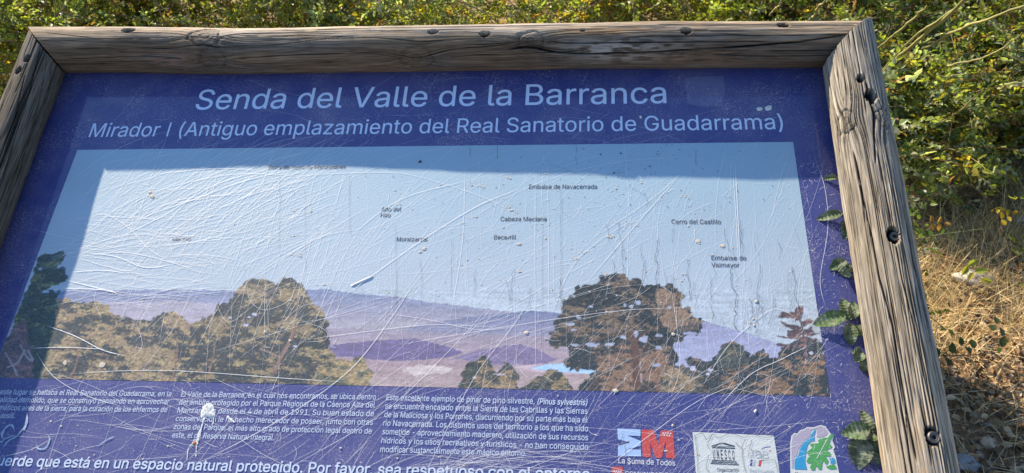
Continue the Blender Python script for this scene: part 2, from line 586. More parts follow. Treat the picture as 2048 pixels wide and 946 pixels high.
right, _, RI = log_mesh('side_rail', rightB, rightA, 0.0415, 0.0425, 1150, 400, 300, sign,
    cutA=(rightB, np.array([1, 1, 0]) / 1.4142), cutB=(TR_ + gap * np.array([1, -1, 0]) / 1.4142, np.array([1, -1, 0]) / 1.4142),
    tone=(0.37, 0.298, 0.205), tone2=(0.265, 0.232, 0.180),
    cracks=[([(1706, 300), (1725, 400), (1745, 480), (1760, 560), (1785, 650), (1800, 740), (1815, 830), (1835, 930)], 0.008, 0.0016),
            ([(1755, 300), (1770, 380), (1790, 480), (1805, 560), (1830, 660), (1850, 760), (1870, 850), (1885, 935)], 0.006, 0.0013),
            ([(1728, 145), (1740, 200), (1748, 260), (1752, 330)], 0.008, 0.0020),
            ([(1698, 90), (1715, 180), (1730, 260), (1742, 330)], 0.003, 0.0008),
            ([(1684, 300), (1700, 400), (1715, 500), (1730, 600), (1745, 700), (1765, 800), (1785, 930)], 0.003, 0.0008),
            ([(1670, 200), (1680, 240), (1700, 300)], 0.003, 0.0008),
            ([(1770, 560), (1790, 680), (1810, 800), (1820, 930)], 0.003, 0.0008),
            ([(1780, 420), (1800, 500), (1815, 600)], 0.003, 0.0008),
            ([(1730, 420), (1745, 530), (1765, 640), (1785, 760)], 0.0025, 0.0007),
            ([(1715, 480), (1735, 600), (1755, 720), (1775, 850)], 0.0025, 0.0007),
            ([(1840, 800), (1855, 870), (1866, 935)], 0.0045, 0.0012)],
    knots=[((1694, 243), 0.0125), ((1768, 236), 0.011)],
    holes=[((1721, 157), 0.0050, 0.022), ((1742, 192), 0.0085, 0.012), ((1787, 470), 0.0085, 0.012), ((1864, 872), 0.0075, 0.006)],
    patches=[((1760, 330), 0.07, 0.02, (0.17, 0.15, 0.13), 0.9), ((1700, 560), 0.12, 0.012, (0.44, 0.33, 0.21), 0.7),
             ((1790, 640), 0.06, 0.012, (0.20, 0.155, 0.11), 0.8), ((1745, 880), 0.12, 0.014, (0.50, 0.36, 0.20), 0.7),
             ((1840, 860), 0.06, 0.010, (0.40, 0.28, 0.16), 0.7), ((1740, 430), 0.05, 0.015, (0.22, 0.18, 0.14), 0.7)], ncr=110)
left['label'] = 'darker grey side log of the frame with two bolt holes'
right['label'] = 'sunlit tan side log of the frame with a screw and long cracks'
bottom, _, _ = log_mesh('bottom_rail', leftB, rightB, 0.041, 0.041, 300, 120, 400, sign,
    cutA=(leftB, np.array([1, -1, 0]) / 1.4142), cutB=(rightB, np.array([1, 1, 0]) / 1.4142), tone=(0.29, 0.24, 0.18))
# two upright posts carry the frame from below
for i, uu in enumerate((-0.78, 0.2)):
    b_ = W([[uu, 0.42, -0.06]])[0]
    n_ = 60
    an = np.linspace(0, 2 * np.pi, 48, endpoint=False)
    zz = np.linspace(-0.05, b_[2], n_)
    rr = 0.05 + 0.002 * (fbm(np.add.outer(zz * 6, an * 0), np.add.outer(zz * 0, an / (2 * np.pi) * 6), 500 + i, 3, 6) - 0.5)
    pv = np.stack([b_[0] + rr * np.cos(an), b_[1] + rr * np.sin(an), np.repeat(zz[:, None], 48, 1)], -1).reshape(-1, 3)
    cc = np.array([0.28, 0.235, 0.18]) * (0.7 + 0.6 * vn(np.add.outer(zz * 5, an * 0), np.add.outer(zz * 0, an / (2 * np.pi) * 64), 510 + i, 64)).reshape(-1, 1)
    uvp = np.stack(np.broadcast_arrays(zz[:, None], an[None] * 0.05), -1).reshape(-1, 2)
    mesh('post', pv, [grid_quads(n_, 48, True), np.arange(n_ * 48 - 48, n_ * 48)[None]], wood_m, sign, cc, uvp)

# screws sunk in the right-hand log
steel = material('dark_steel', (0.12, 0.115, 0.11), 0.55, 0.4)
steel.node_tree.nodes['Principled BSDF'].inputs['Metallic'].default_value = 0.8


def screw(parent, px, r, sunk, info):
    P0_, a_, e1_, e2_, ra_, rb_, L_ = info
    best = None
    for ps in np.linspace(-1.6, 1.6, 161):
        rd = math.cos(ps) * e1_ + math.sin(ps) * e2_
        P = P0_ + a_ * np.linspace(0, L_, 400)[:, None] + rd * (ra_ - sunk)
        d = ((proj(P) - np.array(px)) ** 2).sum(1)
        k_ = d.argmin()
        if best is None or d[k_] < best[0]:
            best = (d[k_], P[k_], rd)
    c0, nz = best[1], best[2]
    tx = a_
    ty = np.cross(nz, tx)
    prof = [(0.0, -0.004), (0.42, -0.004), (0.45, -0.0005), (0.55, 0.0), (0.62, -0.0004), (0.85, 0.0006), (1.0, -0.0006), (1.0, -0.006)]
    an = np.linspace(0, 2 * np.pi, 36, endpoint=False)
    v_ = []
    for rr, h in prof:
        hexf = 1.0 if rr > 0.5 else 1 / np.maximum(np.cos((an % (np.pi / 3)) - np.pi / 6), .2) * 0.87
        v_.append(c0 + nz * h + (np.cos(an)[:, None] * tx + np.sin(an)[:, None] * ty) * (rr * r * hexf if np.isscalar(hexf) else (rr * r * hexf)[:, None]))
    mesh('screw', W(np.concatenate(v_)), grid_quads(len(prof), 36, True), steel, parent, smooth=False)


screw(right, (1790, 473), 0.0068, 0.004, RI)
screw(right, (1868, 876), 0.0072, -0.0005, RI)

# ------------------------------------------------------------------ the sign: panel board
blue_m = print_material('blue_print', (0.035, 0.048, 0.200), wear=0.8)


def board(name, u0, u1, v0, v1, n0, n1, mat, parent):
    P = [(u, v, nn) for nn in (n0, n1) for u, v in ((u0, v0), (u1, v0), (u1, v1), (u0, v1))]
    return mesh(name, W(P), [[3, 2, 1, 0], [4, 5, 6, 7], [0, 1, 5, 4], [1, 2, 6, 5], [2, 3, 7, 6], [3, 0, 4, 7]], mat, parent, smooth=False)


panel = board('panel', -1.0, 0.405, vB + 0.005, 0.915, -0.012, 0.0, blue_m, sign)
LH = 0.00025                                   # printed layers sit one thin film above the other


def flat(name, polys, h, mat, parent=panel):   # polys: lists of photo pixels on the flat sign face
    v_, f_ = [], []
    for p in polys:
        uv = at(p)
        k = len(v_)
        v_ += [(a, b, h) for a, b in uv]
        ar = 0.5 * np.sum(uv[:, 0] * np.roll(uv[:, 1], -1) - uv[:, 1] * np.roll(uv[:, 0], -1))
        idx = list(range(k, k + len(uv)))
        f_.append(idx if ar > 0 else idx[::-1])
    return mesh(name, W(v_), f_, mat, parent, smooth=False)


# ------------------------------------------------------------------ the printed photograph
X0, Y0, CW, CH = -40, 272, 1720, 540
cv = np.zeros((CH, CW, 3), np.float32)
yy, xx = np.mgrid[0:CH, 0:CW].astype(np.float32)
xx += X0
yy += Y0
ty = np.clip((yy - 290) / 330, 0, 1)[..., None]
cv[:] = np.array([0.275, 0.425, 0.515]) * (1 - ty) + np.array([0.42, 0.495, 0.56]) * ty
cv *= (0.95 + 0.1 * fbm(xx / 160 + 3, yy / 60 + 3, 900, 3))[..., None]


def inside(poly, soft=0.0, jag=0.0, js=6.0, seed=0):
    px = xx + (jag * (vn(xx / js + 9, yy / js + 9, seed + 1) - 0.5) * 2 if jag else 0)
    py = yy + (jag * (vn(xx / js + 59, yy / js + 39, seed + 2) - 0.5) * 2 if jag else 0)
    p = np.array(poly, float)
    r = np.zeros(px.shape, bool)
    for (x1, y1), (x2, y2) in zip(p, np.roll(p, -1, 0)):
        if y1 == y2:
            continue
        r ^= ((y1 > py) != (y2 > py)) & (px < (x2 - x1) * (py - y1) / (y2 - y1) + x1)
    return r


def layer(poly, c, jag=1.5, seed=0, var=0.12, vx=30, vy=6):
    mk = inside(poly, jag=jag, seed=seed)
    nz = (1 - var + 2 * var * fbm(xx / vx + seed, yy / vy + seed, 910 + seed, 4))[..., None]
    cv[mk] = (np.array(c) * nz)[mk]


def grad(poly, c0, c1, y0, y1, jag=1.5, seed=0, var=0.1, vx=40, vy=5):
    mk = inside(poly, jag=jag, seed=seed)
    g_ = np.clip((yy - y0) / (y1 - y0), 0, 1)[..., None]
    nz = (1 - var + 2 * var * fbm(xx / vx + seed, yy / vy + seed, 910 + seed, 4))[..., None]
    cv[mk] = ((np.array(c0) * (1 - g_) + np.array(c1) * g_) * nz)[mk]


grad([(-40, 586), (120, 582), (230, 580), (380, 579), (470, 582), (612, 580), (640, 578), (662, 579), (690, 584), (720, 587), (760, 591), (800, 594), (860, 605), (930, 612), (1000, 621), (1130, 632), (1130, 820), (-40, 820)],
     (0.17, 0.225, 0.375), (0.34, 0.325, 0.385), 582, 650, seed=1)
grad([(1120, 640), (1380, 634), (1430, 648), (1500, 668), (1560, 690), (1600, 699), (1670, 712), (1670, 820), (1120, 820)], (0.27, 0.29, 0.44), (0.36, 0.39, 0.55), 640, 720, seed=2)
grad([(900, 640), (960, 631), (1000, 627), (1060, 622), (1100, 623), (1135, 629), (1150, 700), (780, 675), (820, 655)], (0.16, 0.195, 0.32), (0.27, 0.27, 0.365), 625, 672, seed=3)
grad([(200, 606), (330, 600), (470, 610), (470, 700), (200, 700)], (0.34, 0.33, 0.41), (0.37, 0.34, 0.41), 606, 640, seed=4, var=.18, vx=60, vy=4)
grad([(600, 655), (760, 660), (900, 668), (1150, 672), (1150, 820), (600, 820)], (0.30, 0.27, 0.345), (0.36, 0.285, 0.32), 660, 720, seed=5, var=.16, vx=70, vy=4)
layer([(620, 700), (670, 689), (760, 680), (830, 677), (880, 689), (925, 704), (905, 714), (850, 719), (780, 723), (700, 714), (640, 712)], (0.145, 0.12, 0.25), seed=6, var=.25, vx=14)
layer([(905, 716), (960, 700), (1000, 694), (1035, 687), (1075, 699), (1115, 720), (1090, 728), (1000, 730)], (0.20, 0.165, 0.285), seed=7, var=.2, vx=14)
grad([(600, 718), (700, 716), (800, 723), (900, 720), (1060, 735), (1150, 745), (1200, 745), (1200, 820), (600, 820)], (0.34, 0.25, 0.285), (0.40, 0.315, 0.31), 720, 765, seed=8, var=.22, vx=45, vy=4)
layer([(800, 738), (850, 728), (905, 735), (890, 748), (830, 752)], (0.54, 0.47, 0.46), seed=9, jag=4, var=.2)
layer([(1056, 737), (1090, 729), (1130, 726), (1190, 720), (1205, 748), (1170, 747), (1110, 743)], (0.36, 0.56, 0.78), seed=10, jag=.6, var=.05)
layer([(1020, 735), (1090, 726), (1060, 737), (1110, 744), (1160, 748), (1090, 746)], (0.53, 0.42, 0.46), seed=11, jag=1)

DG, TE, TN, OC, RD, BR = (0.060, 0.085, 0.062), (0.055, 0.080, 0.088), (0.30, 0.205, 0.105), (0.42, 0.325, 0.13), (0.28, 0.12, 0.085), (0.18, 0.12, 0.075)
prng = np.random.default_rng(5)


def foliage(poly, dark, light, bal, seed, dens=0.16, size=(2, 6), jag=5, light2=None):
    """many small needle tufts stamped inside an outline, lit and dark clumps"""
    mk = inside(poly, jag=jag, js=7, seed=seed)
    cl = fbm(xx / 34 + seed * 3, yy / 22 + seed, 930 + seed, 4)
    fine = vn(xx / 3.2 + seed, yy / 2.2 + seed, 950 + seed)
    c2 = fbm(xx / 17 + yy / 60 + seed * 5, yy / 6.5 - xx / 50 + seed, 940 + seed, 3)
    b = np.clip(.5 + (.55 * cl + .45 * c2 - (1 - bal)) * 9, 0, 1)
    base = np.array(dark) * (1 - b[..., None]) + np.array(light) * b[..., None]
    base = base * (0.5 + 1.0 * fine)[..., None]
    soft = mk & (vn(xx / 2.0 + 7, yy / 2.0 + 3, 970 + seed) > 0.10)
    cv[soft] = base[soft]
    ys, xs = np.nonzero(mk)
    n_ = int(len(ys) * dens * 2.0)
    size = (size[0] * .6, size[1] * .62)
    pick = prng.integers(0, len(ys), n_)
    for i in pick:
        y, x = ys[i], xs[i]
        s_ = prng.uniform(*size)
        ang = prng.uniform(-0.5, 0.9)
        bb = b[y, x]
        if prng.random() < bb * 0.86 + 0.05:
            c_ = np.array(light if light2 is None or prng.random() < .6 else light2) * prng.uniform(0.45, 1.6)
        else:
            c_ = np.array(dark) * prng.uniform(0.25, 2.0)
        h = int(s_ + 1)
        y0, y1, x0, x1 = max(0, y - h), min(CH, y + h + 1), max(0, x - h), min(CW, x + h + 1)
        Y_, X_ = np.mgrid[y0:y1, x0:x1]
        dx = (X_ - x) * math.cos(ang) - (Y_ - y) * math.sin(ang)
        dy = (X_ - x) * math.sin(ang) + (Y_ - y) * math.cos(ang)
        w = np.clip(1.3 - (dx / s_) ** 2 - (dy / (s_ * 0.38)) ** 2, 0, 1)[..., None] * 0.85
        cv[y0:y1, x0:x1] = cv[y0:y1, x0:x1] * (1 - w) + c_ * w


def holes_(list_, c):
    for (x, y, rx, ry) in list_:
        rx, ry = rx * .72, ry * .72
        mk = ((xx - x) / rx + 0.8 * (vn(xx / 4, yy / 4, 33) - .5)) ** 2 + ((yy - y) / ry + 0.8 * (vn(xx / 4 + 40, yy / 4, 34) - .5)) ** 2 < 1
        cv[mk] = np.array(c) * (0.94 + 0.1 * vn(xx / 6, yy / 6, 35))[mk][..., None]


def stroke(pts, w0, w1, c, jag=1.2):
    p = smoothpath(pts, 60)
    w = np.linspace(w0, w1, len(p))
    for (x, y), r in zip(p, w):
        x += prng.normal(0, jag * .3)
        x0, x1, y0, y1 = int(x - r - 2) - X0, int(x + r + 3) - X0, int(y - r - 2) - Y0, int(y + r + 3) - Y0
        if x0 < 0 or y0 < 0 or x1 >= CW or y1 >= CH:
            continue
        sx, sy = xx[y0:y1, x0:x1], yy[y0:y1, x0:x1]
        a_ = np.clip(r + .5 - np.hypot(sx - x, sy - y), 0, 1)[..., None]
        cv[y0:y1, x0:x1] = cv[y0:y1, x0:x1] * (1 - a_) + np.array(c) * prng.uniform(.8, 1.2) * a_


# left: brown oaks, with the dark pine before them
foliage([(85, 608), (112, 597), (130, 596), (150, 603), (185, 604), (212, 607), (224, 624), (242, 635), (262, 637), (300, 641), (325, 629), (362, 626), (376, 645), (402, 648), (440, 630), (470, 640), (480, 820), (40, 820)], (0.022, 0.036, 0.040), (0.26, 0.185, 0.115), 0.49, 1, light2=(0.36, 0.30, 0.13))
foliage([(380, 652), (405, 640), (425, 625), (440, 612), (456, 604), (475, 580), (494, 562), (510, 557), (535, 561), (547, 571), (560, 559), (585, 557), (602, 568), (613, 579), (616, 595), (630, 611), (650, 626), (656, 640), (654, 660), (662, 682), (658, 700), (673, 712), (664, 726), (640, 830), (380, 830)], (0.018, 0.032, 0.037), (0.23, 0.168, 0.100), 0.45, 2, light2=(0.30, 0.26, 0.12))
foliage([(640, 735), (675, 720), (690, 716), (700, 722), (727, 713), (731, 730), (744, 745), (738, 775), (630, 775)], (0.085, 0.095, 0.065), (0.32, 0.24, 0.12), 0.5, 3)
holes_([(508, 629, 9, 4), (492, 650, 6, 4), (590, 692, 6, 3), (498, 634, 4, 3), (460, 635, 4, 3)], (0.45, 0.45, 0.60))
stroke([(592, 650), (578, 685), (563, 712), (548, 745)], 3, 4, (0.20, 0.12, 0.09))
stroke([(560, 715), (540, 705), (520, 698)], 1.5, 1, (0.28, 0.2, 0.15))
for q in (((160, 690), (150, 735), (135, 760)), ((355, 690), (352, 720), (345, 760)), ((430, 690), (425, 720), (415, 755)), ((215, 715), (205, 735), (200, 755))):
    stroke(q, 1, 1.6, (0.22, 0.13, 0.09))
foliage([(75, 516), (100, 508), (127, 504), (126, 521), (111, 532), (128, 539), (134, 552), (125, 566), (104, 571), (92, 580), (116, 583), (106, 601), (114, 612), (112, 645), (100, 700), (86, 740), (80, 775), (-40, 775), (10, 690), (35, 630), (55, 575), (70, 545)], (0.028, 0.050, 0.034), (0.13, 0.15, 0.06), 0.40, 4, size=(3, 7))
foliage([(-40, 775), (0, 715), (30, 650), (52, 640), (58, 690), (70, 775)], (0.085, 0.065, 0.07), (0.23, 0.12, 0.105), 0.45, 5)
for q in (((40, 690), (55, 715), (65, 722)), ((10, 705), (25, 730), (35, 752)), ((15, 735), (35, 725), (50, 700)), ((55, 700), (62, 712), (66, 720))):
    stroke(q, 1.0, 1.6, (0.36, 0.30, 0.30))
holes_([(92, 583, 9, 4), (80, 538, 6, 3)], (0.33, 0.44, 0.60))
# middle: small pines on the plain
foliage([(924, 750), (935, 730), (955, 722), (960, 714), (975, 714), (982, 730), (985, 742), (1000, 741), (1010, 725), (1021, 727), (1031, 742), (1036, 756), (1036, 785), (918, 785)], (0.035, 0.05, 0.045), (0.27, 0.19, 0.105), 0.47, 6, jag=6)
holes_([(1000, 749, 14, 2.5), (950, 755, 5, 3)], (0.50, 0.42, 0.45))
stroke([(962, 768), (965, 750), (968, 738)], 1.6, 1, (0.07, 0.06, 0.05))
foliage([(1066, 764), (1088, 746), (1100, 740), (1120, 742), (1136, 760), (1148, 790), (1040, 790), (1045, 768)], (0.035, 0.05, 0.045), (0.26, 0.195, 0.105), 0.47, 7)
# right: the big pine
foliage([(1097, 690), (1094, 680), (1100, 668), (1111, 660), (1107, 645), (1117, 632), (1128, 629), (1127, 603), (1148, 592), (1149, 577), (1174, 565), (1197, 566), (1197, 551), (1214, 553), (1225, 547), (1246, 548), (1254, 559), (1274, 555), (1285, 571), (1310, 573), (1334, 568), (1355, 575), (1366, 591), (1354, 609), (1375, 616), (1381, 633), (1399, 638), (1407, 655), (1396, 668), (1369, 667), (1366, 684), (1345, 690), (1354, 716), (1354, 731), (1388, 738), (1424, 757), (1430, 800), (1150, 800), (1160, 765), (1184, 755), (1190, 742), (1142, 737), (1127, 726), (1140, 714), (1134, 697), (1112, 695)],
        (0.014, 0.027, 0.031), (0.17, 0.125, 0.082), 0.41, 8, dens=.2, jag=6)
foliage([(1178, 770), (1200, 735), (1190, 715), (1215, 700), (1240, 688), (1275, 692), (1305, 700), (1335, 712), (1340, 740), (1370, 752), (1400, 800), (1160, 800)], (0.045, 0.045, 0.042), (0.24, 0.165, 0.105), 0.52, 9, light2=(0.22, 0.115, 0.08), jag=9)
foliage([(1310, 575), (1360, 585), (1350, 610), (1378, 628), (1402, 645), (1392, 664), (1330, 655), (1310, 620)], (0.085, 0.075, 0.065), (0.245, 0.17, 0.11), 0.58, 12, jag=8)
foliage([(1330, 738), (1390, 735), (1430, 765), (1430, 800), (1310, 800)], (0.06, 0.065, 0.055), (0.29, 0.215, 0.125), 0.52, 10)
stroke([(1273, 770), (1272, 720), (1268, 685), (1262, 668)], 8, 5, (0.115, 0.065, 0.05))
stroke([(1283, 765), (1282, 748)], 1.5, 2, (0.34, 0.26, 0.24))
stroke([(1262, 675), (1230, 670), (1205, 676), (1170, 690), (1148, 697)], 2.5, 1, (0.09, 0.065, 0.05))
stroke([(1270, 690), (1285, 670), (1320, 650)], 2.5, 1, (0.12, 0.075, 0.055))
holes_([(1272, 668, 6, 8), (1288, 678, 13, 9), (1318, 671, 9, 4), (1246, 674, 9, 5), (1185, 690, 16, 6), (1220, 688, 18, 5), (1157, 634, 6, 5), (1140, 648, 12, 4), (1148, 660, 9, 3),
        (1262, 613, 7, 5), (1276, 605, 8, 6), (1182, 613, 5, 3), (1250, 610, 4, 4), (1318, 695, 9, 5), (1150, 690, 14, 4), (1312, 730, 11, 5), (1340, 615, 6, 4)], (0.33, 0.37, 0.48))
# far right: pines and scrub
foliage([(1368, 722), (1380, 711), (1400, 721), (1424, 720), (1436, 704), (1446, 690), (1460, 681), (1480, 690), (1490, 702), (1503, 714), (1520, 701), (1536, 705), (1541, 716), (1556, 712), (1562, 696), (1580, 684), (1600, 680), (1626, 678), (1645, 688), (1654, 740), (1680, 820), (1400, 820), (1405, 745)], (0.024, 0.038, 0.042), (0.21, 0.145, 0.085), 0.42, 11, light2=(0.30, 0.17, 0.10))
foliage([(1436, 706), (1446, 690), (1460, 681), (1480, 690), (1490, 702), (1500, 730), (1430, 740)], (0.055, 0.07, 0.066), (0.15, 0.14, 0.09), 0.42, 13)
holes_([(1385, 737, 9, 6), (1420, 740, 8, 4), (1622, 706, 7, 5), (1416, 748, 5, 4)], (0.50, 0.50, 0.63))
stroke([(1612, 720), (1608, 680), (1604, 655), (1598, 630)], 3, 1.2, (0.12, 0.075, 0.07))
for pl in ([(1555, 632), (1565, 623), (1585, 622), (1604, 640), (1590, 643), (1570, 636)], [(1583, 622), (1590, 615), (1606, 612), (1608, 624), (1600, 634)], [(1558, 646), (1580, 645), (1604, 655), (1590, 661), (1572, 654)],
           [(1573, 665), (1590, 658), (1625, 655), (1622, 668), (1595, 673), (1578, 673)], [(1553, 674), (1575, 674), (1620, 674), (1640, 682), (1590, 682)], [(1550, 687), (1590, 687), (1620, 690), (1600, 697), (1556, 692)],
           [(1602, 642), (1622, 638), (1625, 645), (1610, 652)], [(1612, 660), (1640, 664), (1625, 670)]):
    foliage(pl, (0.075, 0.055, 0.062), (0.21, 0.125, 0.105), 0.45, 14, dens=.35, size=(1.5, 4), jag=5)

sel = yy > 575
fine_ = (1 + 0.55 * (fbm(xx / 4 + 3, yy / 2.2 + 3, 880, 3) - .5) + .4 * (fbm(xx / 40 + 3, yy / 5 + 3, 885, 4) - .5))[..., None]
cv[sel] = (cv * fine_)[sel]
c_uv = at([(155, 300), (1586, 284), (1660, 792), (-17, 755)])
u0, u1 = c_uv[[0, 3], 0].mean(), c_uv[[1, 2], 0].mean()
v1_, v0_ = c_uv[:2, 1].mean(), c_uv[2:, 1].mean()
NU, NV = 1300, 440
gu, gv = np.meshgrid(np.linspace(u0, u1, NU), np.linspace(v0_, v1_, NV), indexing='ij')
pp = np.stack([gu.ravel(), gv.ravel(), np.full(gu.size, LH)], 1)
pq = proj(pp) - [X0, Y0]
ix, iy = np.clip(pq[:, 0], 0, CW - 2), np.clip(pq[:, 1], 0, CH - 2)
a, b = ix.astype(int), iy.astype(int)
fx, fy = (ix - a)[:, None], (iy - b)[:, None]
pc_ = (cv[b, a] * (1 - fx) + cv[b, a + 1] * fx) * (1 - fy) + (cv[b + 1, a] * (1 - fx) + cv[b + 1, a + 1] * fx) * fy
photo_m = print_material('photo_print', tint=True, wear=0.30, film=1.0)
photo = mesh('valley_photograph', W(pp), grid_quads(NU, NV), photo_m, panel, np.clip(pc_, 0.01, 0.9), smooth=False)

# ------------------------------------------------------------------ lettering
lt_title = print_material('title_ink', (0.56, 0.68, 0.88), wear=0.3, film=.6)
lt_body = print_material('body_ink', (0.52, 0.60, 0.74), wear=0.3, film=.6)
lt_black = print_material('black_ink', (0.030, 0.034, 0.045), wear=0.25, film=.6)
lt_white = print_material('white_ink', (0.66, 0.66, 0.70), wear=0.3, film=.6)
lt_grey = print_material('grey_ink', (0.42, 0.45, 0.47), wear=0.2, film=.6)


def plain_grotesque():
    # the sans-serif that Blender ships for its own interface, close to the sign's lettering
    try:
        import os
        d = bpy.utils.system_resource('DATAFILES', path='fonts')
        return bpy.data.fonts.load(os.path.join(d, 'Inter.woff2'))
    except Exception:
        return None


FONT = plain_grotesque()
CAPH = 0


def text_geo(s, bold=0.0, shear=0.0):
    """letter outlines, triangulated with a non-zero winding test (the font's strokes overlap themselves)"""
    from mathutils.geometry import interpolate_bezier, delaunay_2d_cdt
    cu = bpy.data.curves.new('lettering', 'FONT')
    cu.body = s.replace('I', '|')            # this font's capital I has slabs, the sign's has none: a clipped bar
    cu.size = 1.0
    if FONT:
        cu.font = FONT
    ob = bpy.data.objects.new('lettering', cu)
    C.objects.link(ob)
    dg = bpy.context.evaluated_depsgraph_get()
    dg.update()
    cc = ob.to_curve(dg)
    loops = []
    for sp_ in cc.splines:
        bp_ = sp_.bezier_points
        if len(bp_) < 2:
            continue
        q = []
        for k in range(len(bp_)):
            a_, b_ = bp_[k], bp_[(k + 1) % len(bp_)]
            straight = a_.handle_right_type == 'VECTOR' and b_.handle_left_type == 'VECTOR'
            n_ = 2 if straight else 6
            q += [(p.x, p.y) for p in interpolate_bezier(a_.co, a_.handle_right, b_.handle_left, b_.co, n_)[:-1]]
        q = np.array(q)
        keep_ = np.linalg.norm(q - np.roll(q, 1, 0), axis=1) > 1e-5
        q = q[keep_]
        if len(q) > 2:
            if CAPH and q[:, 1].min() < -.08 and q[:, 1].max() > .6 and np.ptp(q[:, 0]) < .07:
                q[:, 1] = np.clip(q[:, 1], 0, CAPH)
            loops.append(q)
    ob.to_curve_clear()
    bpy.data.objects.remove(ob)
    bpy.data.curves.remove(cu)
    area = sum(0.5 * np.sum(q[:, 0] * np.roll(q[:, 1], -1) - q[:, 1] * np.roll(q[:, 0], -1)) for q in loops)
    sgn = 1 if area > 0 else -1
    if bold:
        for k, q in enumerate(loops):
            t_ = np.roll(q, -1, 0) - np.roll(q, 1, 0)
            t_ /= np.linalg.norm(t_, axis=1)[:, None] + 1e-9
            loops[k] = q + sgn * bold * np.stack([t_[:, 1], -t_[:, 0]], 1)
    VV, FF = [], []
    x0s = np.array([q[:, 0].min() for q in loops])
    x1s = np.array([q[:, 0].max() for q in loops])
    todo = list(np.argsort(x0s))
    while todo:                               # contours whose spans overlap belong to one cluster
        grp = [todo.pop(0)]
        hi = x1s[grp[0]]
        while todo and x0s[todo[0]] < hi:
            grp.append(todo.pop(0))
            hi = max(hi, x1s[grp[-1]])
        vs, es, fs_ = [], [], []
        for g_ in grp:
            k = len(vs)
            n_ = len(loops[g_])
            vs += [Vector((float(x), float(y))) for x, y in loops[g_]]
            es += [(k + a_, k + (a_ + 1) % n_) for a_ in range(n_)]
        r_ = delaunay_2d_cdt(vs, es, [], 0, 1e-6)
        tv_ = np.array([(p.x, p.y) for p in r_[0]])
        tf_ = np.array([f for f in r_[2]])
        ce = tv_[tf_].mean(1)
        wn_ = np.zeros(len(ce), int)
        for g_ in grp:
            A_, B_ = loops[g_], np.roll(loops[g_], -1, 0)
            for (ax, ay), (bx, by) in zip(A_, B_):
                if ay == by:
                    continue
                xi = (bx - ax) * (ce[:, 1] - ay) / (by - ay) + ax
                wn_ += np.where((ay <= ce[:, 1]) & (by > ce[:, 1]) & (xi > ce[:, 0]), 1, 0) - np.where((by <= ce[:, 1]) & (ay > ce[:, 1]) & (xi > ce[:, 0]), 1, 0)
        k = sum(len(q) for q in VV)
        VV.append(tv_)
        FF += [[a_ + k for a_ in f] for f in tf_[wn_ != 0].tolist()]
    v = np.concatenate(VV)
    v[:, 0] += shear * v[:, 1]
    return v, FF


CAPH = text_geo('H')[0][:, 1].max()


def text_lines(name, lines, cap_px, mat, parent=panel, h=0.0006, bold=0.0, rot90=None):
    """lines: (text, left baseline px, right baseline px[, bold, shear, cap])"""
    vs, fs = [], []
    for ln in lines:
        s, a, b = ln[:3]
        bo = ln[3] if len(ln) > 3 else bold
        sh = ln[4] if len(ln) > 4 else 0
        cp = ln[5] if len(ln) > 5 else cap_px
        v, f = text_geo(s, bo, sh)
        x0, x1 = v[:, 0].min(), v[:, 0].max()
        ua, ub = at([a])[0], at([b])[0]
        mid = ((a[0] + b[0]) / 2, (a[1] + b[1]) / 2)
        capv = at([(mid[0], mid[1] - cp)])[0][1] - at([mid])[0][1]
        sy = capv / CAPH
        w = ub - ua
        sx = np.linalg.norm(w) / (x1 - x0)
        wd_ = w / np.linalg.norm(w)
        pv = ua + (v[:, :1] - x0) * sx * wd_ + v[:, 1:2] * sy * np.array([-wd_[1], wd_[0]])
        k = sum(len(q) for q in vs)
        vs.append(np.column_stack([pv, np.full(len(pv), h)]))
        fs += [[i + k for i in q] for q in f]
    return mesh(name, W(np.concatenate(vs)), fs, mat, parent, smooth=False)


text_lines('title_text', [('Senda del Valle de la Barranca', (389, 219.5), (1333, 206.5))], 40.5, lt_title, bold=0.003)
text_lines('subtitle_text', [('Mirador I (Antiguo emplazamiento del Real Sanatorio de Guadarrama)', (177, 274.5), (1567, 258.5))], 28.5, lt_title, bold=0.002)
CP = [('Sierra de Hoyo de Manzanares', (534, 339), (691, 338), 8), ('Madrid', (344, 483), (380, 482.5), 8), ('Alto del', (762, 423), (802, 423), 8.5), ('Hilo', (761, 435), (781, 435), 8.5),
      ('Moralzarzal', (793, 483), (855, 483), 8.7), ('Embalse de Navacerrada', (1058, 378), (1194, 378), 8.7), ('Cabeza Mediana', (1001, 442.5), (1093, 442.5), 8.7), ('Becerrill', (988, 479), (1032, 479), 8.7),
      ('Cerro del Castillo', (1343, 448), (1442, 448.5), 9), ('Embalse de', (1423, 520.5), (1493, 521), 9), ('Valmayor', (1423, 534.5), (1479, 535), 9)]
groups = [[0], [1], [2, 3], [4], [5], [6], [7], [8], [9, 10]]
for gq in groups:
    text_lines('place_caption', [(CP[i][0], CP[i][1], CP[i][2], 0.004, 0, CP[i][3]) for i in gq], 9, lt_black)
text_lines('paragraph', [
    ('En este lugar se hallaba el Real Sanatorio del Guadarrama, en la', (-17, 788.5), (342, 793)),
    ('actualidad demolido, que se construyó pensando en aprovechar', (-24, 804), (338, 808.5)),
    ('los benéficos aires de la sierra, para la curación de los enfermos de', (-31, 820), (334, 824.5)),
    ('tuberculosis.', (-37, 835.5), (29, 836.8))], 10.6, lt_body, bold=0.003)
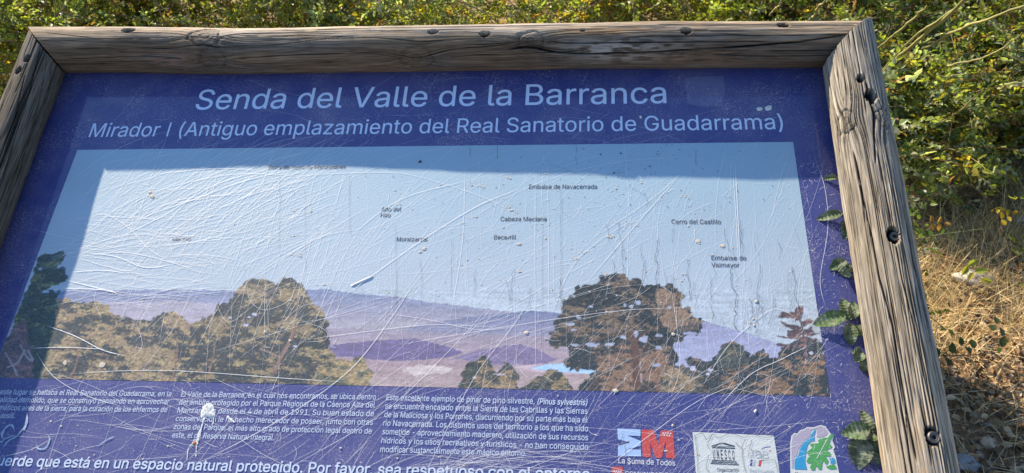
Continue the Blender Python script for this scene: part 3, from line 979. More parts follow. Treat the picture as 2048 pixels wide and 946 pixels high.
text_lines('paragraph', [
    ('El Valle de la Barranca, en el cual nos encontramos, se ubica dentro', (362, 793.4), (751.7, 799.3)),
    ('del ámbito protegido por el Parque Regional de la Cuenca Alta del', (357.7, 809.4), (749.5, 815.4)),
    ('Manzanares desde el 4 de abril de 1991. Su buen estado de', (354.4, 825.5), (747.7, 832.5)),
    ('conservación le ha hecho merecedor de poseer, junto con otras', (351, 842), (745.5, 850)),
    ('zonas del Parque, el más alto grado de protección legal dentro de', (347, 858.2), (743, 867.5)),
    ('este, el de Reserva Natural Integral.', (344, 875), (547.8, 880.8))], 11.0, lt_body, bold=0.003)
text_lines('paragraph', [
    ('Este excelente ejemplo de pinar de pino silvestre,', (772.5, 800.3), (1069, 808)),
    ('(Pinus sylvestris)', (1075, 808.2), (1175, 810.8), 0.012, 0.22),
    ('se encuentra encajado entre la Sierra de las Cabrillas y las Sierras', (770, 817.4), (1175, 828.2)),
    ('de la Maliciosa y los Porrones, discurriendo por su parte más baja el', (768.6, 834.5), (1175.3, 845.4)),
    ('río Navacerrada. Los distintos usos del territorio a los que ha sido', (766.4, 851.5), (1176.3, 863)),
    ('sometido - aprovechamiento maderero, utilización de sus recursos', (764.4, 868.6), (1176.3, 880.8)),
    ('hídricos y los usos recreativos y turísticos - no han conseguido', (762.5, 886.2), (1176.3, 899.6)),
    ('modificar sustancialmente este mágico entorno.', (760.3, 904), (1052.5, 912.3))], 11.6, lt_body, bold=0.003)
text_lines('notice', [('Recuerde que está en un espacio natural protegido. Por favor, sea respetuoso con el entorno.', (-53, 929.8), (1188, 959.5))], 21.5, lt_body, bold=0.012)

# ------------------------------------------------------------------ emblems printed on the panel
Z = lambda pts, k, ox, oy: [(x / k + ox, y / k + oy) for x, y in pts]
Q = lambda pts: Z(pts, 5.689, 1200, 820)
red_m = print_material('red_print', (0.50, 0.055, 0.045), wear=0.35, film=.8)
sky_m = print_material('pale_blue_print', (0.34, 0.48, 0.72), wear=0.3, film=.8)
cream_m = print_material('off_white_print', (0.56, 0.60, 0.58), wear=0.25, film=.8)
lilac_m = print_material('lilac_print', (0.36, 0.33, 0.42), wear=0.3, film=.8)
cyan_m = print_material('river_blue_print', (0.02, 0.27, 0.50), wear=0.3, film=.8)
green_m = print_material('leaf_green_print', (0.06, 0.30, 0.075), wear=0.3, film=.8)
navy_m = print_material('navy_print', (0.03, 0.06, 0.25), wear=0.2, film=.8)


def star(cx, cy, r):
    return [(cx + (r if i % 2 == 0 else r * .45) * math.sin(i * math.pi / 5), cy - (r if i % 2 == 0 else r * .45) * math.cos(i * math.pi / 5)) for i in range(10)]


h1, h2, h3, h4 = 0.0004, 0.0006, 0.0008, 0.0010
flat('regional_emblem', [Q([(197, 210), (460, 222), (461, 297), (305, 290), (462, 352), (463, 408), (312, 446), (466, 452), (468, 530), (203, 520), (205, 408), (342, 372), (203, 333)])], h1, sky_m)
flat('regional_emblem', [Q([(472, 222), (610, 228), (665, 402), (692, 232), (832, 240), (852, 552), (752, 546), (745, 350), (703, 548), (630, 544), (572, 365), (578, 540), (487, 534)])], h1, red_m)
flat('stars', [Q(star(x, y, 13)) for x, y in ((717, 263), (745, 264), (775, 265), (804, 267), (733, 286), (762, 287), (791, 289))], h2, lt_white)
text_lines('slogan', [('La Suma de Todos', (1236.9, 926.3), (1350.3, 931.6))], 11, lt_white, bold=0.004)
flat('flag_emblem', [Q([(135, 648), (257, 645), (262, 780), (140, 785)])], h1, red_m)
flat('stars', [Q(star(x, y, 13)) for x, y in ((162, 695), (187, 696), (212, 697), (237, 698), (174, 721), (200, 722), (226, 723))], h2, lt_white)
text_lines('slogan', [('COMUNIDAD DE', (1250.5, 951), (1345, 954.5)), ('MADRID', (1250, 964), (1300, 966))], 8.5, lt_white)
# heritage plate
plate = flat('heritage_plate', [[(1384.9, 864), (1547.6, 871.5), (1566, 990), (1395, 985)]], h1, cream_m)
ln = []


def bar(a, b, w):
    a, b = np.array(a, float), np.array(b, float)
    d = (b - a) / np.linalg.norm(b - a)
    q = np.array([-d[1], d[0]]) * w / 2
    return [tuple(a + q), tuple(b + q), tuple(b - q), tuple(a - q)]


for a_, b_, w_ in (((1268, 412), (1390, 372), 9), ((1390, 372), (1532, 412), 9), ((1300, 412), (1392, 384), 5), ((1392, 384), (1500, 412), 5), ((1272, 428), (1534, 437), 13),
                   ((1275, 572), (1548, 583), 11), ((1266, 590), (1562, 604), 11), ((1256, 608), (1580, 625), 11), ((1268, 414), (1534, 418), 5)):
    ln.append(Q(bar(a_, b_, w_)))
flat('temple_emblem', ln, h2, lt_black)
us = []
for i, ch in enumerate('UNESCO'):
    x = 1288 + i * 43.5
    us.append((ch, tuple(np.array(Q([(x + i * 0.5, 556 + i * 2.0)])[0])), tuple(np.array(Q([(x + 24 + i * 0.5, 557 + i * 2.0)])[0])), 0.012, 0, 18.5))
text_lines('temple_emblem', us, 18, lt_black, h=h2)
text_lines('plate_wording', [('Organización', (1434.6, 943), (1478, 944.5), 0.004), ('de las Naciones Unidas', (1404, 955), (1480, 957), 0.004)], 7.5, lt_black, h=h2)
text_lines('plate_wording', [('Red Española', (1499.7, 945), (1548, 947), 0.004)], 7, lt_grey, h=h2)
text_lines('biosphere_emblem', [('M', Q([(1688, 548)])[0], Q([(1752, 550)])[0], 0, 0, 15), ('a', Q([(1768, 548)])[0], Q([(1832, 550)])[0], 0, 0, 20), ('B', Q([(1850, 553)])[0], Q([(1922, 555)])[0], 0, 0, 15)], 15, lt_grey, h=h2)
flat('biosphere_emblem', [Q(bar((1838, 445), (1880, 425), 7)), Q(bar((1880, 425), (1938, 418), 7)), Q([(1715, 566), (1738, 567), (1728, 636), (1705, 635)])], h2, navy_m)
flat('biosphere_emblem', [Q(bar((1922, 470), (1944, 464), 9)), Q([(1812, 570), (1840, 571), (1826, 640), (1800, 639)])], h2, red_m)
flat('biosphere_emblem', [Q([(1738, 567), (1768, 568), (1758, 637), (1728, 636)])], h2, lt_grey)
flat('dotted_line', [Q([(1606 + i * 1.8, 345 + i * 17), (1612 + i * 1.8, 345 + i * 17), (1612 + i * 1.8, 349 + i * 17), (1606 + i * 1.8, 349 + i * 17)]) for i in range(22)], h2, lt_grey)
# park emblem
G = lambda pts: Z(pts, 5.689, 1540, 800)
flat('park_emblem', [G([(232, 1000), (228, 500), (243, 405), (278, 374), (310, 385), (340, 345), (380, 335), (420, 308), (500, 312), (540, 295), (582, 285), (630, 303), (672, 360), (727, 425), (708, 460), (740, 540), (718, 565), (748, 650), (785, 830), (800, 1000)])], h1, cream_m)
flat('park_emblem', [G([(245, 780), (243, 505), (258, 410), (285, 386), (312, 399), (347, 357), (385, 348), (425, 320), (500, 324), (545, 306), (580, 297), (624, 316), (662, 372), (640, 405), (560, 430), (530, 425), (535, 328), (470, 345), (450, 420), (385, 465), (350, 520), (322, 565), (310, 620), (275, 655), (262, 780)])], h2, lilac_m)
flat('park_emblem', [G([(521, 330), (496, 352), (470, 390), (455, 430), (395, 470), (362, 520), (335, 570), (323, 625), (290, 660), (278, 705), (275, 787), (418, 790), (396, 705), (403, 625), (412, 570), (425, 510), (460, 472), (505, 463), (500, 410)])], h3, cyan_m)
flat('park_emblem', [G([(702, 380), (655, 432), (610, 428), (538, 458), (560, 482), (545, 495), (455, 500), (458, 520), (482, 545), (445, 570), (415, 598), (430, 622), (460, 632), (425, 670), (412, 705), (440, 722), (478, 712), (452, 765), (470, 800), (505, 798), (525, 745), (550, 790), (585, 795), (590, 730), (602, 690), (632, 735), (657, 722), (662, 690), (630, 640), (685, 642), (692, 615), (645, 565), (690, 548), (705, 530), (672, 492), (690, 445), (722, 412)])], h3, green_m)
flat('park_emblem', [G(bar((652, 440), (530, 668), 9))], h4, cream_m)
flat('park_emblem', [G([(668, 668), (708, 655), (735, 672), (746, 716), (702, 726), (680, 716), (690, 692)])], h3, cyan_m)
flat('park_emblem', [G([(632, 762), (680, 742), (732, 735), (757, 772), (745, 786), (690, 790), (658, 776)])], h3, green_m)
text_lines('plate_wording', [('Cuenca Alta del', (1590, 952), (1672, 956)), ('Manzanares', (1592, 964), (1660, 967))], 8, lt_black, h=h3)

# ------------------------------------------------------------------ wear on the panel
scr_m = material('scratched_plastic', (0.86, 0.85, 0.83), 0.42, 1.0)
dark_m = material('crack_dirt', (0.07, 0.08, 0.10), 0.9, 0.1)


def ribbons(paths, h0, ridge, wedge=False):
    """paths: ((k,2) panel uv, half width (k,)), a low raised burr with triangular section (or flat when ridge is 0)"""
    vs, fs, off = [], [], 0
    for P, w in paths:
        T = np.gradient(P, axis=0)
        T /= np.linalg.norm(T, axis=1)[:, None] + 1e-12
        q = np.stack([-T[:, 1], T[:, 0]], 1)
        w = np.broadcast_to(np.asarray(w, float), (len(P),))[:, None]
        n_ = len(P)
        if ridge:
            a_ = np.column_stack([P + q * w, np.full(n_, h0)])
            sg = np.sign(q @ SUNP[:2])[:, None] if wedge else 0
            m_ = np.column_stack([P - q * w * sg * .8, h0 + w[:, 0] * ridge])
            b_ = np.column_stack([P - q * w, np.full(n_, h0)])
            vs.append(np.stack([a_, m_, b_], 1).reshape(-1, 3))
            fs.append(grid_quads(n_, 3)[:, ::-1] + off)
            off += 3 * n_
        else:
            vs.append(np.stack([np.column_stack([P + q * w, np.full(n_, h0)]), np.column_stack([P - q * w, np.full(n_, h0)])], 1).reshape(-1, 3))
            fs.append(grid_quads(n_, 2)[:, ::-1] + off)
            off += 2 * n_
    return np.concatenate(vs), np.concatenate(fs)


srng = np.random.default_rng(21)
sp = []
MM = 0.001


def sc_line(pts, w, n=36, wob=0.4):
    p = smoothpath(pts, n)
    p = p + srng.normal(0, wob * .25, p.shape)
    t_ = np.linspace(0, 1, len(p))
    env = np.clip(np.minimum(t_, 1 - t_) * 6, 0.12, 1) * srng.uniform(.75, 1.1, len(p))
    sp.append((at(p), w * MM * 0.36 * env))


# the scratches one can make out singly, as photo pixels on the panel face
for pts, w in [([(95, 652), (150, 672), (205, 700), (250, 712)], 1.6), ([(60, 697), (130, 695), (215, 699)], 1.3), ([(72, 705), (110, 755), (175, 792), (250, 815)], 0.9),
               ([(140, 748), (240, 742), (360, 742), (560, 756), (700, 765)], 0.9), ([(165, 505), (230, 513), (290, 535), (350, 528)], 1.6), ([(150, 515), (250, 505), (350, 527), (400, 545)], 1.0),
               ([(130, 560), (190, 575), (240, 588)], 1.6), ([(120, 577), (180, 578), (245, 585)], 1.5), ([(140, 545), (200, 541), (260, 547)], 1.3), ([(145, 512), (210, 532), (265, 540), (300, 500)], 0.9),
               ([(155, 500), (250, 470), (330, 478), (350, 525)], 0.8), ([(185, 432), (215, 430), (260, 458), (300, 500), (350, 527)], 1.1), ([(380, 540), (400, 506), (420, 520), (435, 535)], 0.7),
               ([(220, 470), (300, 430), (400, 395), (480, 365), (600, 335)], 1.2), ([(230, 480), (330, 430), (430, 370), (560, 332)], 1.0), ([(300, 385), (390, 362), (480, 348), (620, 352)], 0.8),
               ([(300, 350), (420, 338), (520, 340)], 0.8), ([(440, 460), (540, 400), (640, 358)], 0.8), ([(250, 450), (360, 400), (500, 388)], 0.8),
               ([(830, 990), (940, 770), (1020, 660), (1060, 600)], 0.7), ([(360, 946), (560, 840), (700, 740), (790, 625), (830, 560)], 1.0), ([(560, 946), (760, 830), (900, 700), (990, 600)], 0.6),
               ([(800, 690), (900, 672), (1100, 640), (1260, 620), (1400, 615)], 0.7), ([(610, 680), (720, 665), (860, 650), (1000, 655)], 0.7), ([(760, 625), (860, 640), (960, 660), (1060, 650)], 0.5),
               ([(1430, 820), (1500, 750), (1560, 720), (1620, 690)], 1.0), ([(1400, 780), (1450, 700), (1500, 650), (1550, 618), (1600, 640)], 0.8), ([(1200, 946), (1300, 870), (1400, 800), (1500, 760)], 0.7),
               ([(1340, 800), (1360, 720), (1340, 560)], 0.5), ([(1470, 330), (1475, 420), (1480, 540)], 1.0), ([(1465, 330), (1472, 440), (1476, 520)], 0.6), ([(1631, 320), (1650, 380), (1655, 460), (1640, 560), (1652, 620)], 0.7),
               ([(680, 600), (760, 540), (860, 470), (960, 410), (1060, 370)], 1.1), ([(640, 350), (740, 345), (830, 352), (980, 400), (1040, 440)], 0.6), ([(690, 480), (800, 400), (940, 360)], 0.8),
               ([(1100, 640), (1140, 540), (1200, 480), (1300, 420)], 0.6), ([(1160, 580), (1280, 440), (1360, 350)], 0.8), ([(1180, 480), (1300, 400), (1370, 340)], 0.6), ([(1070, 345), (1070, 560), (1072, 770)], 0.5),
               ([(1095, 340), (1097, 500), (1098, 640)], 0.5), ([(930, 330), (925, 480), (900, 640)], 0.6), ([(0, 915), (60, 900), (110, 875)], 0.6), ([(470, 870), (520, 905), (600, 946)], 0.5),
               ([(495, 560), (500, 600), (530, 620), (580, 600), (590, 565)], 0.5), ([(430, 600), (450, 640), (470, 640), (520, 600)], 0.5), ([(600, 640), (650, 660), (650, 680), (600, 685)], 0.5),
               ([(560, 650), (600, 615), (640, 605)], 0.5), ([(530, 575), (530, 680)], 0.6), ([(205, 640), (190, 600), (200, 560)], 0.5), ([(270, 640), (285, 690), (260, 720)], 0.6)]:
    sc_line(pts, w)


def arcs(n_, x, y, ln, ang, bend, w):
    for _ in range(n_):
        cx, cy = srng.uniform(*x), srng.uniform(*y)
        L_ = srng.uniform(*ln)
        a_ = math.radians(srng.uniform(*ang))
        d = np.array([math.cos(a_), -math.sin(a_)])
        q = np.array([-d[1], d[0]]) * srng.uniform(*bend) * L_
        c0 = np.array([cx, cy])
        sc_line([c0 - d * L_ / 2, c0 - d * L_ / 4 + q * .75, c0 + q, c0 + d * L_ / 4 + q * .75, c0 + d * L_ / 2], srng.uniform(*w) ** 1.0, 26)


arcs(300, (200, 640), (335, 510), (70, 330), (10, 50), (-0.14, 0.02), (.08, .55))      # sweeping arcs in the upper left
arcs(130, (170, 420), (430, 600), (60, 260), (-14, 16), (-0.06, 0.06), (.10, .5))
bold_n = len(sp)
arcs(90, (210, 700), (340, 640), (40, 220), (55, 80), (-0.03, 0.03), (.08, .35))
arcs(170, (230, 1250), (340, 720), (40, 420), (8, 60), (-0.10, 0.06), (.06, .26))
arcs(80, (300, 1560), (360, 760), (60, 260), (78, 95), (-0.01, 0.01), (.06, .2))
arcs(120, (1250, 1640), (360, 800), (40, 220), (20, 110), (-0.08, 0.08), (.06, .22))
arcs(110, (130, 1600), (780, 946), (50, 360), (-16, 70), (-0.08, 0.06), (.05, .22))
arcs(110, (560, 1600), (740, 946), (40, 320), (20, 65), (-0.04, 0.04), (.05, .22))
arcs(45, (60, 500), (770, 930), (60, 260), (-35, 25), (-0.1, 0.08), (.05, .3))
arcs(50, (850, 1200), (905, 946), (60, 240), (-12, 20), (-0.06, 0.02), (.06, .26))
arcs(90, (180, 1600), (150, 320), (20, 140), (-20, 70), (-0.06, 0.06), (.04, .14))
arcs(320, (220, 1640), (340, 930), (6, 40), (-60, 100), (-0.2, 0.2), (.08, .35))
arcs(260, (1600, 1700), (330, 930), (3, 14), (-90, 90), (-0.4, 0.4), (.08, .3))
for q, rg, hh in ((sp[:bold_n], 0.09, .0009), ([(a_, b_ * 1.7) for a_, b_ in sp[bold_n:]], 0.05, .0008)):
    v_, f_ = ribbons(q, hh, rg, True)
    tag(mesh('scratches', W(v_), f_, scr_m, panel, smooth=False), kind='stuff')

# dark hairline cracks in the print
cp = []
crng = np.random.default_rng(3)


def crack(x, y, ln, w=0.5, lean=0.0, wig=3.0):
    n_ = max(6, int(ln / 5))
    p = np.array([x, y]) + np.stack([np.cumsum(crng.normal(lean, wig, n_)) * .6, np.linspace(0, ln, n_)], 1)
    cp.append((at(p), np.full(n_, w * MM / 2) * crng.uniform(.5, 1.3, n_)))


for a_ in [(1315, 478, 100, .6, .3), (1378, 520, 80, .5), (1422, 555, 80, .5), (1460, 540, 120, .8, .5), (1520, 530, 90, .5), (1582, 535, 110, .6, 1.2), (1290, 520, 60, .4), (1240, 500, 60, .4), (1225, 520, 40, .4),
           (1500, 600, 60, .5), (1545, 590, 60, .5), (1120, 560, 60, .4), (1030, 540, 60, .4), (950, 540, 50, .4), (1010, 560, 50, .4), (1060, 575, 40, .4), (700, 350, 120, .25, 0, .4), (790, 450, 160, .25, 0, .4), (1122, 380, 300, .35, 0, .2),
           (840, 520, 90, .3, 0, .8), (905, 480, 120, .25, 0, .8), (1085, 450, 250, .25, 0, .3), (1392, 300, 30, .6, 0, .3), (1150, 290, 40, .35), (995, 292, 26, .5, 0, .3), (940, 290, 22, .5, 0, .3), (560, 350, 160, .2, 0, .5), (610, 380, 160, .2, 0, .5)]:
    crack(*a_)
for i in range(36):
    crack(crng.uniform(1180, 1600), crng.uniform(440, 620), crng.uniform(20, 80), crng.uniform(.15, .4))
for pts in ([(1250, 380), (1260, 376), (1290, 392), (1300, 408), (1340, 398)], [(1100, 330), (1180, 352), (1250, 345)]):
    p = smoothpath(pts, 20)
    cp.append((at(p), np.full(len(p), .00012)))
for pts in ([(1385, 873), (1405, 867), (1412, 880), (1425, 869), (1440, 876), (1460, 867), (1490, 876), (1500, 868), (1530, 875), (1548, 873)], [(1424, 869), (1415, 890), (1420, 900)], [(1470, 885), (1482, 895), (1490, 880)],
            [(1483, 894), (1486, 925), (1492, 946)], [(1418, 910), (1412, 935), (1420, 946)], [(1503, 880), (1500, 900), (1520, 905), (1524, 925)], [(1524, 922), (1548, 920)], [(1390, 870), (1394, 910), (1396, 946)], [(1550, 920), (1556, 946)],
            [(1246, 868), (1243, 880), (1240, 893)], [(1250, 893), (1252, 911)]):
    p = smoothpath(pts, 30) + crng.normal(0, .35, (len(smoothpath(pts, 30)), 2))
    cp.append((at(p), np.full(len(p), .00022)))
v_, f_ = ribbons(cp, 0.0013, 0)
tag(mesh('print_cracks', W(v_), f_, dark_m, panel, smooth=False), kind='stuff')


def blobs(items, h0):
    """low irregular domes: (px x, px y, radius m, height ratio, stretch)"""
    vs, fs, off = [], [], 0
    for x, y, r, hr, st in items:
        c0 = at([(x, y)])[0]
        k = 10
        an = np.linspace(0, 2 * np.pi, k, endpoint=False)
        rj = r * crng.uniform(.6, 1.3, k)
        o_ = c0 + np.stack([np.cos(an) * rj * st, np.sin(an) * rj], 1)
        i_ = c0 + np.stack([np.cos(an) * rj * st, np.sin(an) * rj], 1) * 0 + np.stack([np.cos(an) * rj * st * .55, np.sin(an) * rj * .55], 1)
        vs.append(np.concatenate([np.column_stack([o_, np.full(k, h0)]), np.column_stack([i_, np.full(k, h0 + r * hr * .75)]), [[*c0, h0 + r * hr]]]))
        j = np.arange(k)
        j2 = (j + 1) % k
        fs += [[off + a, off + b, off + k + b, off + k + a] for a, b in zip(j, j2)] + [[off + k + a, off + k + b, off + 2 * k] for a, b in zip(j, j2)]
        off += 2 * k + 1
    return np.concatenate(vs), fs


it = []
for i in range(230):
    x, y = (crng.normal(1120, 190), crng.normal(450, 75)) if i % 3 else (crng.uniform(230, 1600), crng.uniform(345, 640))
    if not (225 < x < 1610 and 345 < y < 640):
        continue
    r = min(abs(crng.normal(0, 1)) * .8 * MM + .35 * MM, 2.2 * MM)
    st = crng.uniform(1, 2.2)
    it.append((x, y, r * .8, .08, st))
    for _ in range(crng.integers(0, 5)):
        it.append((x + crng.normal(0, 9), y + crng.normal(0, 3), r * .5, .08, 1.3))
it += [(305, 393, .004, .2, 1.3), (300, 385, .003, .2, 1.3), (588, 422, .0018, .12, 1), (622, 423, .0022, .12, 1), (848, 498, .003, .12, 1.4), (840, 504, .002, .12, 1.5), (1038, 488, .0028, .12, 1.4), (1395, 483, .0035, .08, 1.3), (1445, 492, .0028, .1, 1.6),
       (1513, 603, .003, .2, 1), (1507, 638, .002, .2, 1), (1501, 645, .0018, .2, 1), (1508, 651, .002, .2, 1), (530, 664, .0022, .3, 1), (580, 682, .0022, .3, 1), (1053, 666, .003, .2, 1.2), (1346, 669, .002, .3, 1.2), (205, 730, .005, .03, 1), (130, 725, .004, .02, 1),
       (1345, 851, .0018, .5, 1), (1346.7, 851.4, .001, .5, 1), (1231, 782, .003, .2, 1.3), (1710, 560, .0014, .4, 1), (1595, 155, .0011, .4, 1)]
for i in range(110):
    it.append((crng.uniform(100, 1620), crng.uniform(770, 940), min(abs(crng.normal(0, .5)) * MM + .3 * MM, 1.4 * MM), .1, crng.uniform(1, 1.8)))
speck_m = material('cream_specks', (0.58, 0.52, 0.42), 0.9, 0.1)
v_, f_ = blobs(it, 0.0008)
tag(mesh('dirt_specks', W(v_), f_, speck_m, panel), kind='stuff')
it = [(840, 324, .0026, .5, 1.1), (1241, 307, .0018, .5, 1), (1201, 309, .0014, .5, 1), (1300, 333, .0014, .5, 1), (1228, 346, .0014, .4, 1)]
for i in range(150):
    it.append((crng.normal(1250, 180), crng.uniform(288, 420), crng.uniform(.3, .85) * MM, .5, 1.2))
it = [q for q in it if q[0] < 1600]
for i in range(70):
    it.append((crng.uniform(230, 1560), crng.uniform(288, 620), crng.uniform(.25, .6) * MM, .5, 1.2))
v_, f_ = blobs(it, 0.0008)
tag(mesh('fly_specks', W(v_), f_, dark_m, panel), kind='stuff')

# scraped curls in the lower left corner, sticker ghost and paint chips
scrape_m = material('scraped_film', (0.30, 0.39, 0.52), 0.4, 0.5, noise=(90, .3, 3))
wl = []
for pts, w in ([[(55, 826), (54, 845), (49, 858), (46, 858)], 7], [[(48, 855), (35, 872), (18, 882), (5, 898)], 4], [[(30, 862), (24, 850), (12, 856), (5, 870), (8, 880)], 5.5], [[(-6, 880), (4, 884), (12, 877), (30, 872)], 3.5],
               [[(73, 888), (78, 898), (92, 896), (100, 880), (96, 868)], 4.5], [[(240, 850), (252, 840)], 2.5], [[(195, 893), (215, 880), (232, 872)], 3.5]):
    p = smoothpath(pts, 30)
    t_ = np.linspace(0, 1, len(p))
    wl.append((at(p), w * .0008 * .36 * np.clip(np.minimum(t_, 1 - t_) * 5, .12, 1) * crng.uniform(.7, 1.2, len(p))))
for q in wl:
    v_, f_ = ribbons([q], 0.0009, 0.12)
    mesh('scraped_mark', W(v_), f_, scrape_m, panel)
ghost_m = print_material('sticker_glue', (0.085, 0.10, 0.25), wear=0.75)
flat('sticker_residue', [[(1369, 157), (1392, 154), (1447, 152), (1449, 180), (1446, 212), (1400, 214), (1376, 208)]], h1, ghost_m)
chip_m = material('white_chip', (0.62, 0.64, 0.62), 0.7, 0.2)
for ps in ([(1512, 217), (1518, 214), (1524, 215), (1526, 219), (1520, 222), (1515, 222)], [(1529, 215), (1536, 211), (1544, 211), (1543, 219), (1536, 222), (1531, 221)], [(1278, 233), (1282, 231), (1284, 236), (1281, 238)], [(700, 571), (745, 551), (748, 554), (703, 574)],
           [(627 + 880, 822), (1512, 818), (1514, 822), (1510, 828)]):
    uv = at(ps)
    k = len(uv)
    c0 = uv.mean(0)
    vv = np.concatenate([np.column_stack([uv, np.full(k, h2)]), np.column_stack([c0 + (uv - c0) * .75, np.full(k, h2 + .0009)])])
    j = np.arange(k)
    mesh('pale_chip', W(vv), [[a, (a + 1) % k, k + (a + 1) % k, k + a] for a in j] + [list(range(k, 2 * k))], chip_m, panel)

# bird dropping: a pale crust that ran down the panel
drop = empty('bird_dropping', W([[*at([(415, 825)])[0], 0.001]])[0], 'white bird dropping with thin runs and an orange core on the lower panel text', 'bird dropping')
drop_m = material('dropping_crust', (0.66, 0.67, 0.64), 0.9, 0.1, noise=(140, .12, 4), bump=(260, .6, .002))
an = np.linspace(0, 2 * np.pi, 40, endpoint=False)
vv = []
outl = smoothpath([(414, 806), (424, 808), (430, 820), (431, 832), (424, 836), (414, 834), (404, 836), (401, 828), (406, 815), (414, 806)], 40)
uv = at(outl)
c0 = uv.mean(0)
K = len(uv)
for k_, hh in ((1, 0.0006), (.9, .0010), (.65, .0014), (.3, .0016)):
    jj = 1 + crng.normal(0, .05, K)[:, None]
    vv.append(np.column_stack([c0 + (uv - c0) * k_ * jj, hh + crng.normal(0, .00025, K) * (k_ < 1)]))
vv = np.concatenate([*vv, [[*c0, .0017]]])
fs = grid_quads(4, K, True)
j = np.arange(K)
mesh('crust', W(vv), [fs, np.stack([3 * K + j, 3 * K + (j + 1) % K, np.full(K, 4 * K)], 1)], drop_m, drop)
wl = []
for pts, w in ([[(410, 832), (405, 850), (400, 865), (396, 880), (391, 888)], 6], [[(428, 832), (427, 845), (424, 851)], 2.5], [[(384, 888), (377, 898), (375, 915), (374, 920)], 2.2], [[(393, 888), (393, 900), (392, 915)], 2.2], [[(384, 890), (389, 880), (396, 884), (393, 893)], 2.5],
               [[(455, 832), (463, 840), (470, 845)], 4]):
    p = smoothpath(pts, 24)
    wl.append((at(p), w * .0008 * .36 * crng.uniform(.4, 1.4, len(p))))
v_, f_ = ribbons(wl, .0008, .2)
mesh('run', W(v_), f_, drop_m, drop)
v_, f_ = blobs([(390, 886.5, .0028, .25, 1.3)], .0009)
mesh('core', W(v_), f_, material('orange_core', (0.42, 0.12, 0.02), 0.6), drop)

# ------------------------------------------------------------------ leaves
def leaf_geo(base, dirs, nrm, L, Wd, fold=0.25, curl=0.15):
    """vectorised pointed-oval leaflets: 8 verts, 6 tris each"""
    n_ = len(base)
    d = dirs / (np.linalg.norm(dirs, axis=1)[:, None] + 1e-9)
    s = np.cross(d, nrm)
    s /= np.linalg.norm(s, axis=1)[:, None] + 1e-9
    u = np.cross(s, d)
    L, Wd = L[:, None], Wd[:, None]
    pts = []
    for t_, w, up in ((0, 0, 0), (.28, .85, 1), (.28, 0, 0), (.28, -.85, 1), (.66, .82, 1), (.66, 0, 0), (.66, -.82, 1), (1, 0, 0)):
        pts.append(base + d * L * t_ + s * Wd * .5 * w + u * (Wd * fold * up * abs(w) - L * curl * t_ ** 2))
    V_ = np.stack(pts, 1).reshape(-1, 3)
    T_ = np.array([[0, 2, 1], [0, 3, 2], [7, 4, 5], [7, 5, 6]])
    Qd = np.array([[1, 2, 5, 4], [2, 3, 6, 5]])
    o_ = (np.arange(n_) * 8)[:, None, None]
    return V_, (T_[None] + o_).reshape(-1, 3), (Qd[None] + o_).reshape(-1, 4)


leaf_m = material('rose_leaf', rough=0.42, spec=0.5, tint=True, trans=0.58)
cane_m = material('rose_cane', rough=0.6, spec=0.3, tint=True)
hip_m = material('rose_hip_skin', (0.45, 0.07, 0.01), 0.3, 0.5)
PAL = np.array([(0.20, 0.235, 0.045), (0.115, 0.15, 0.034), (0.31, 0.32, 0.060), (0.32, 0.36, 0.24), (0.42, 0.30, 0.035), (0.28, 0.145, 0.045), (0.09, 0.13, 0.06)])


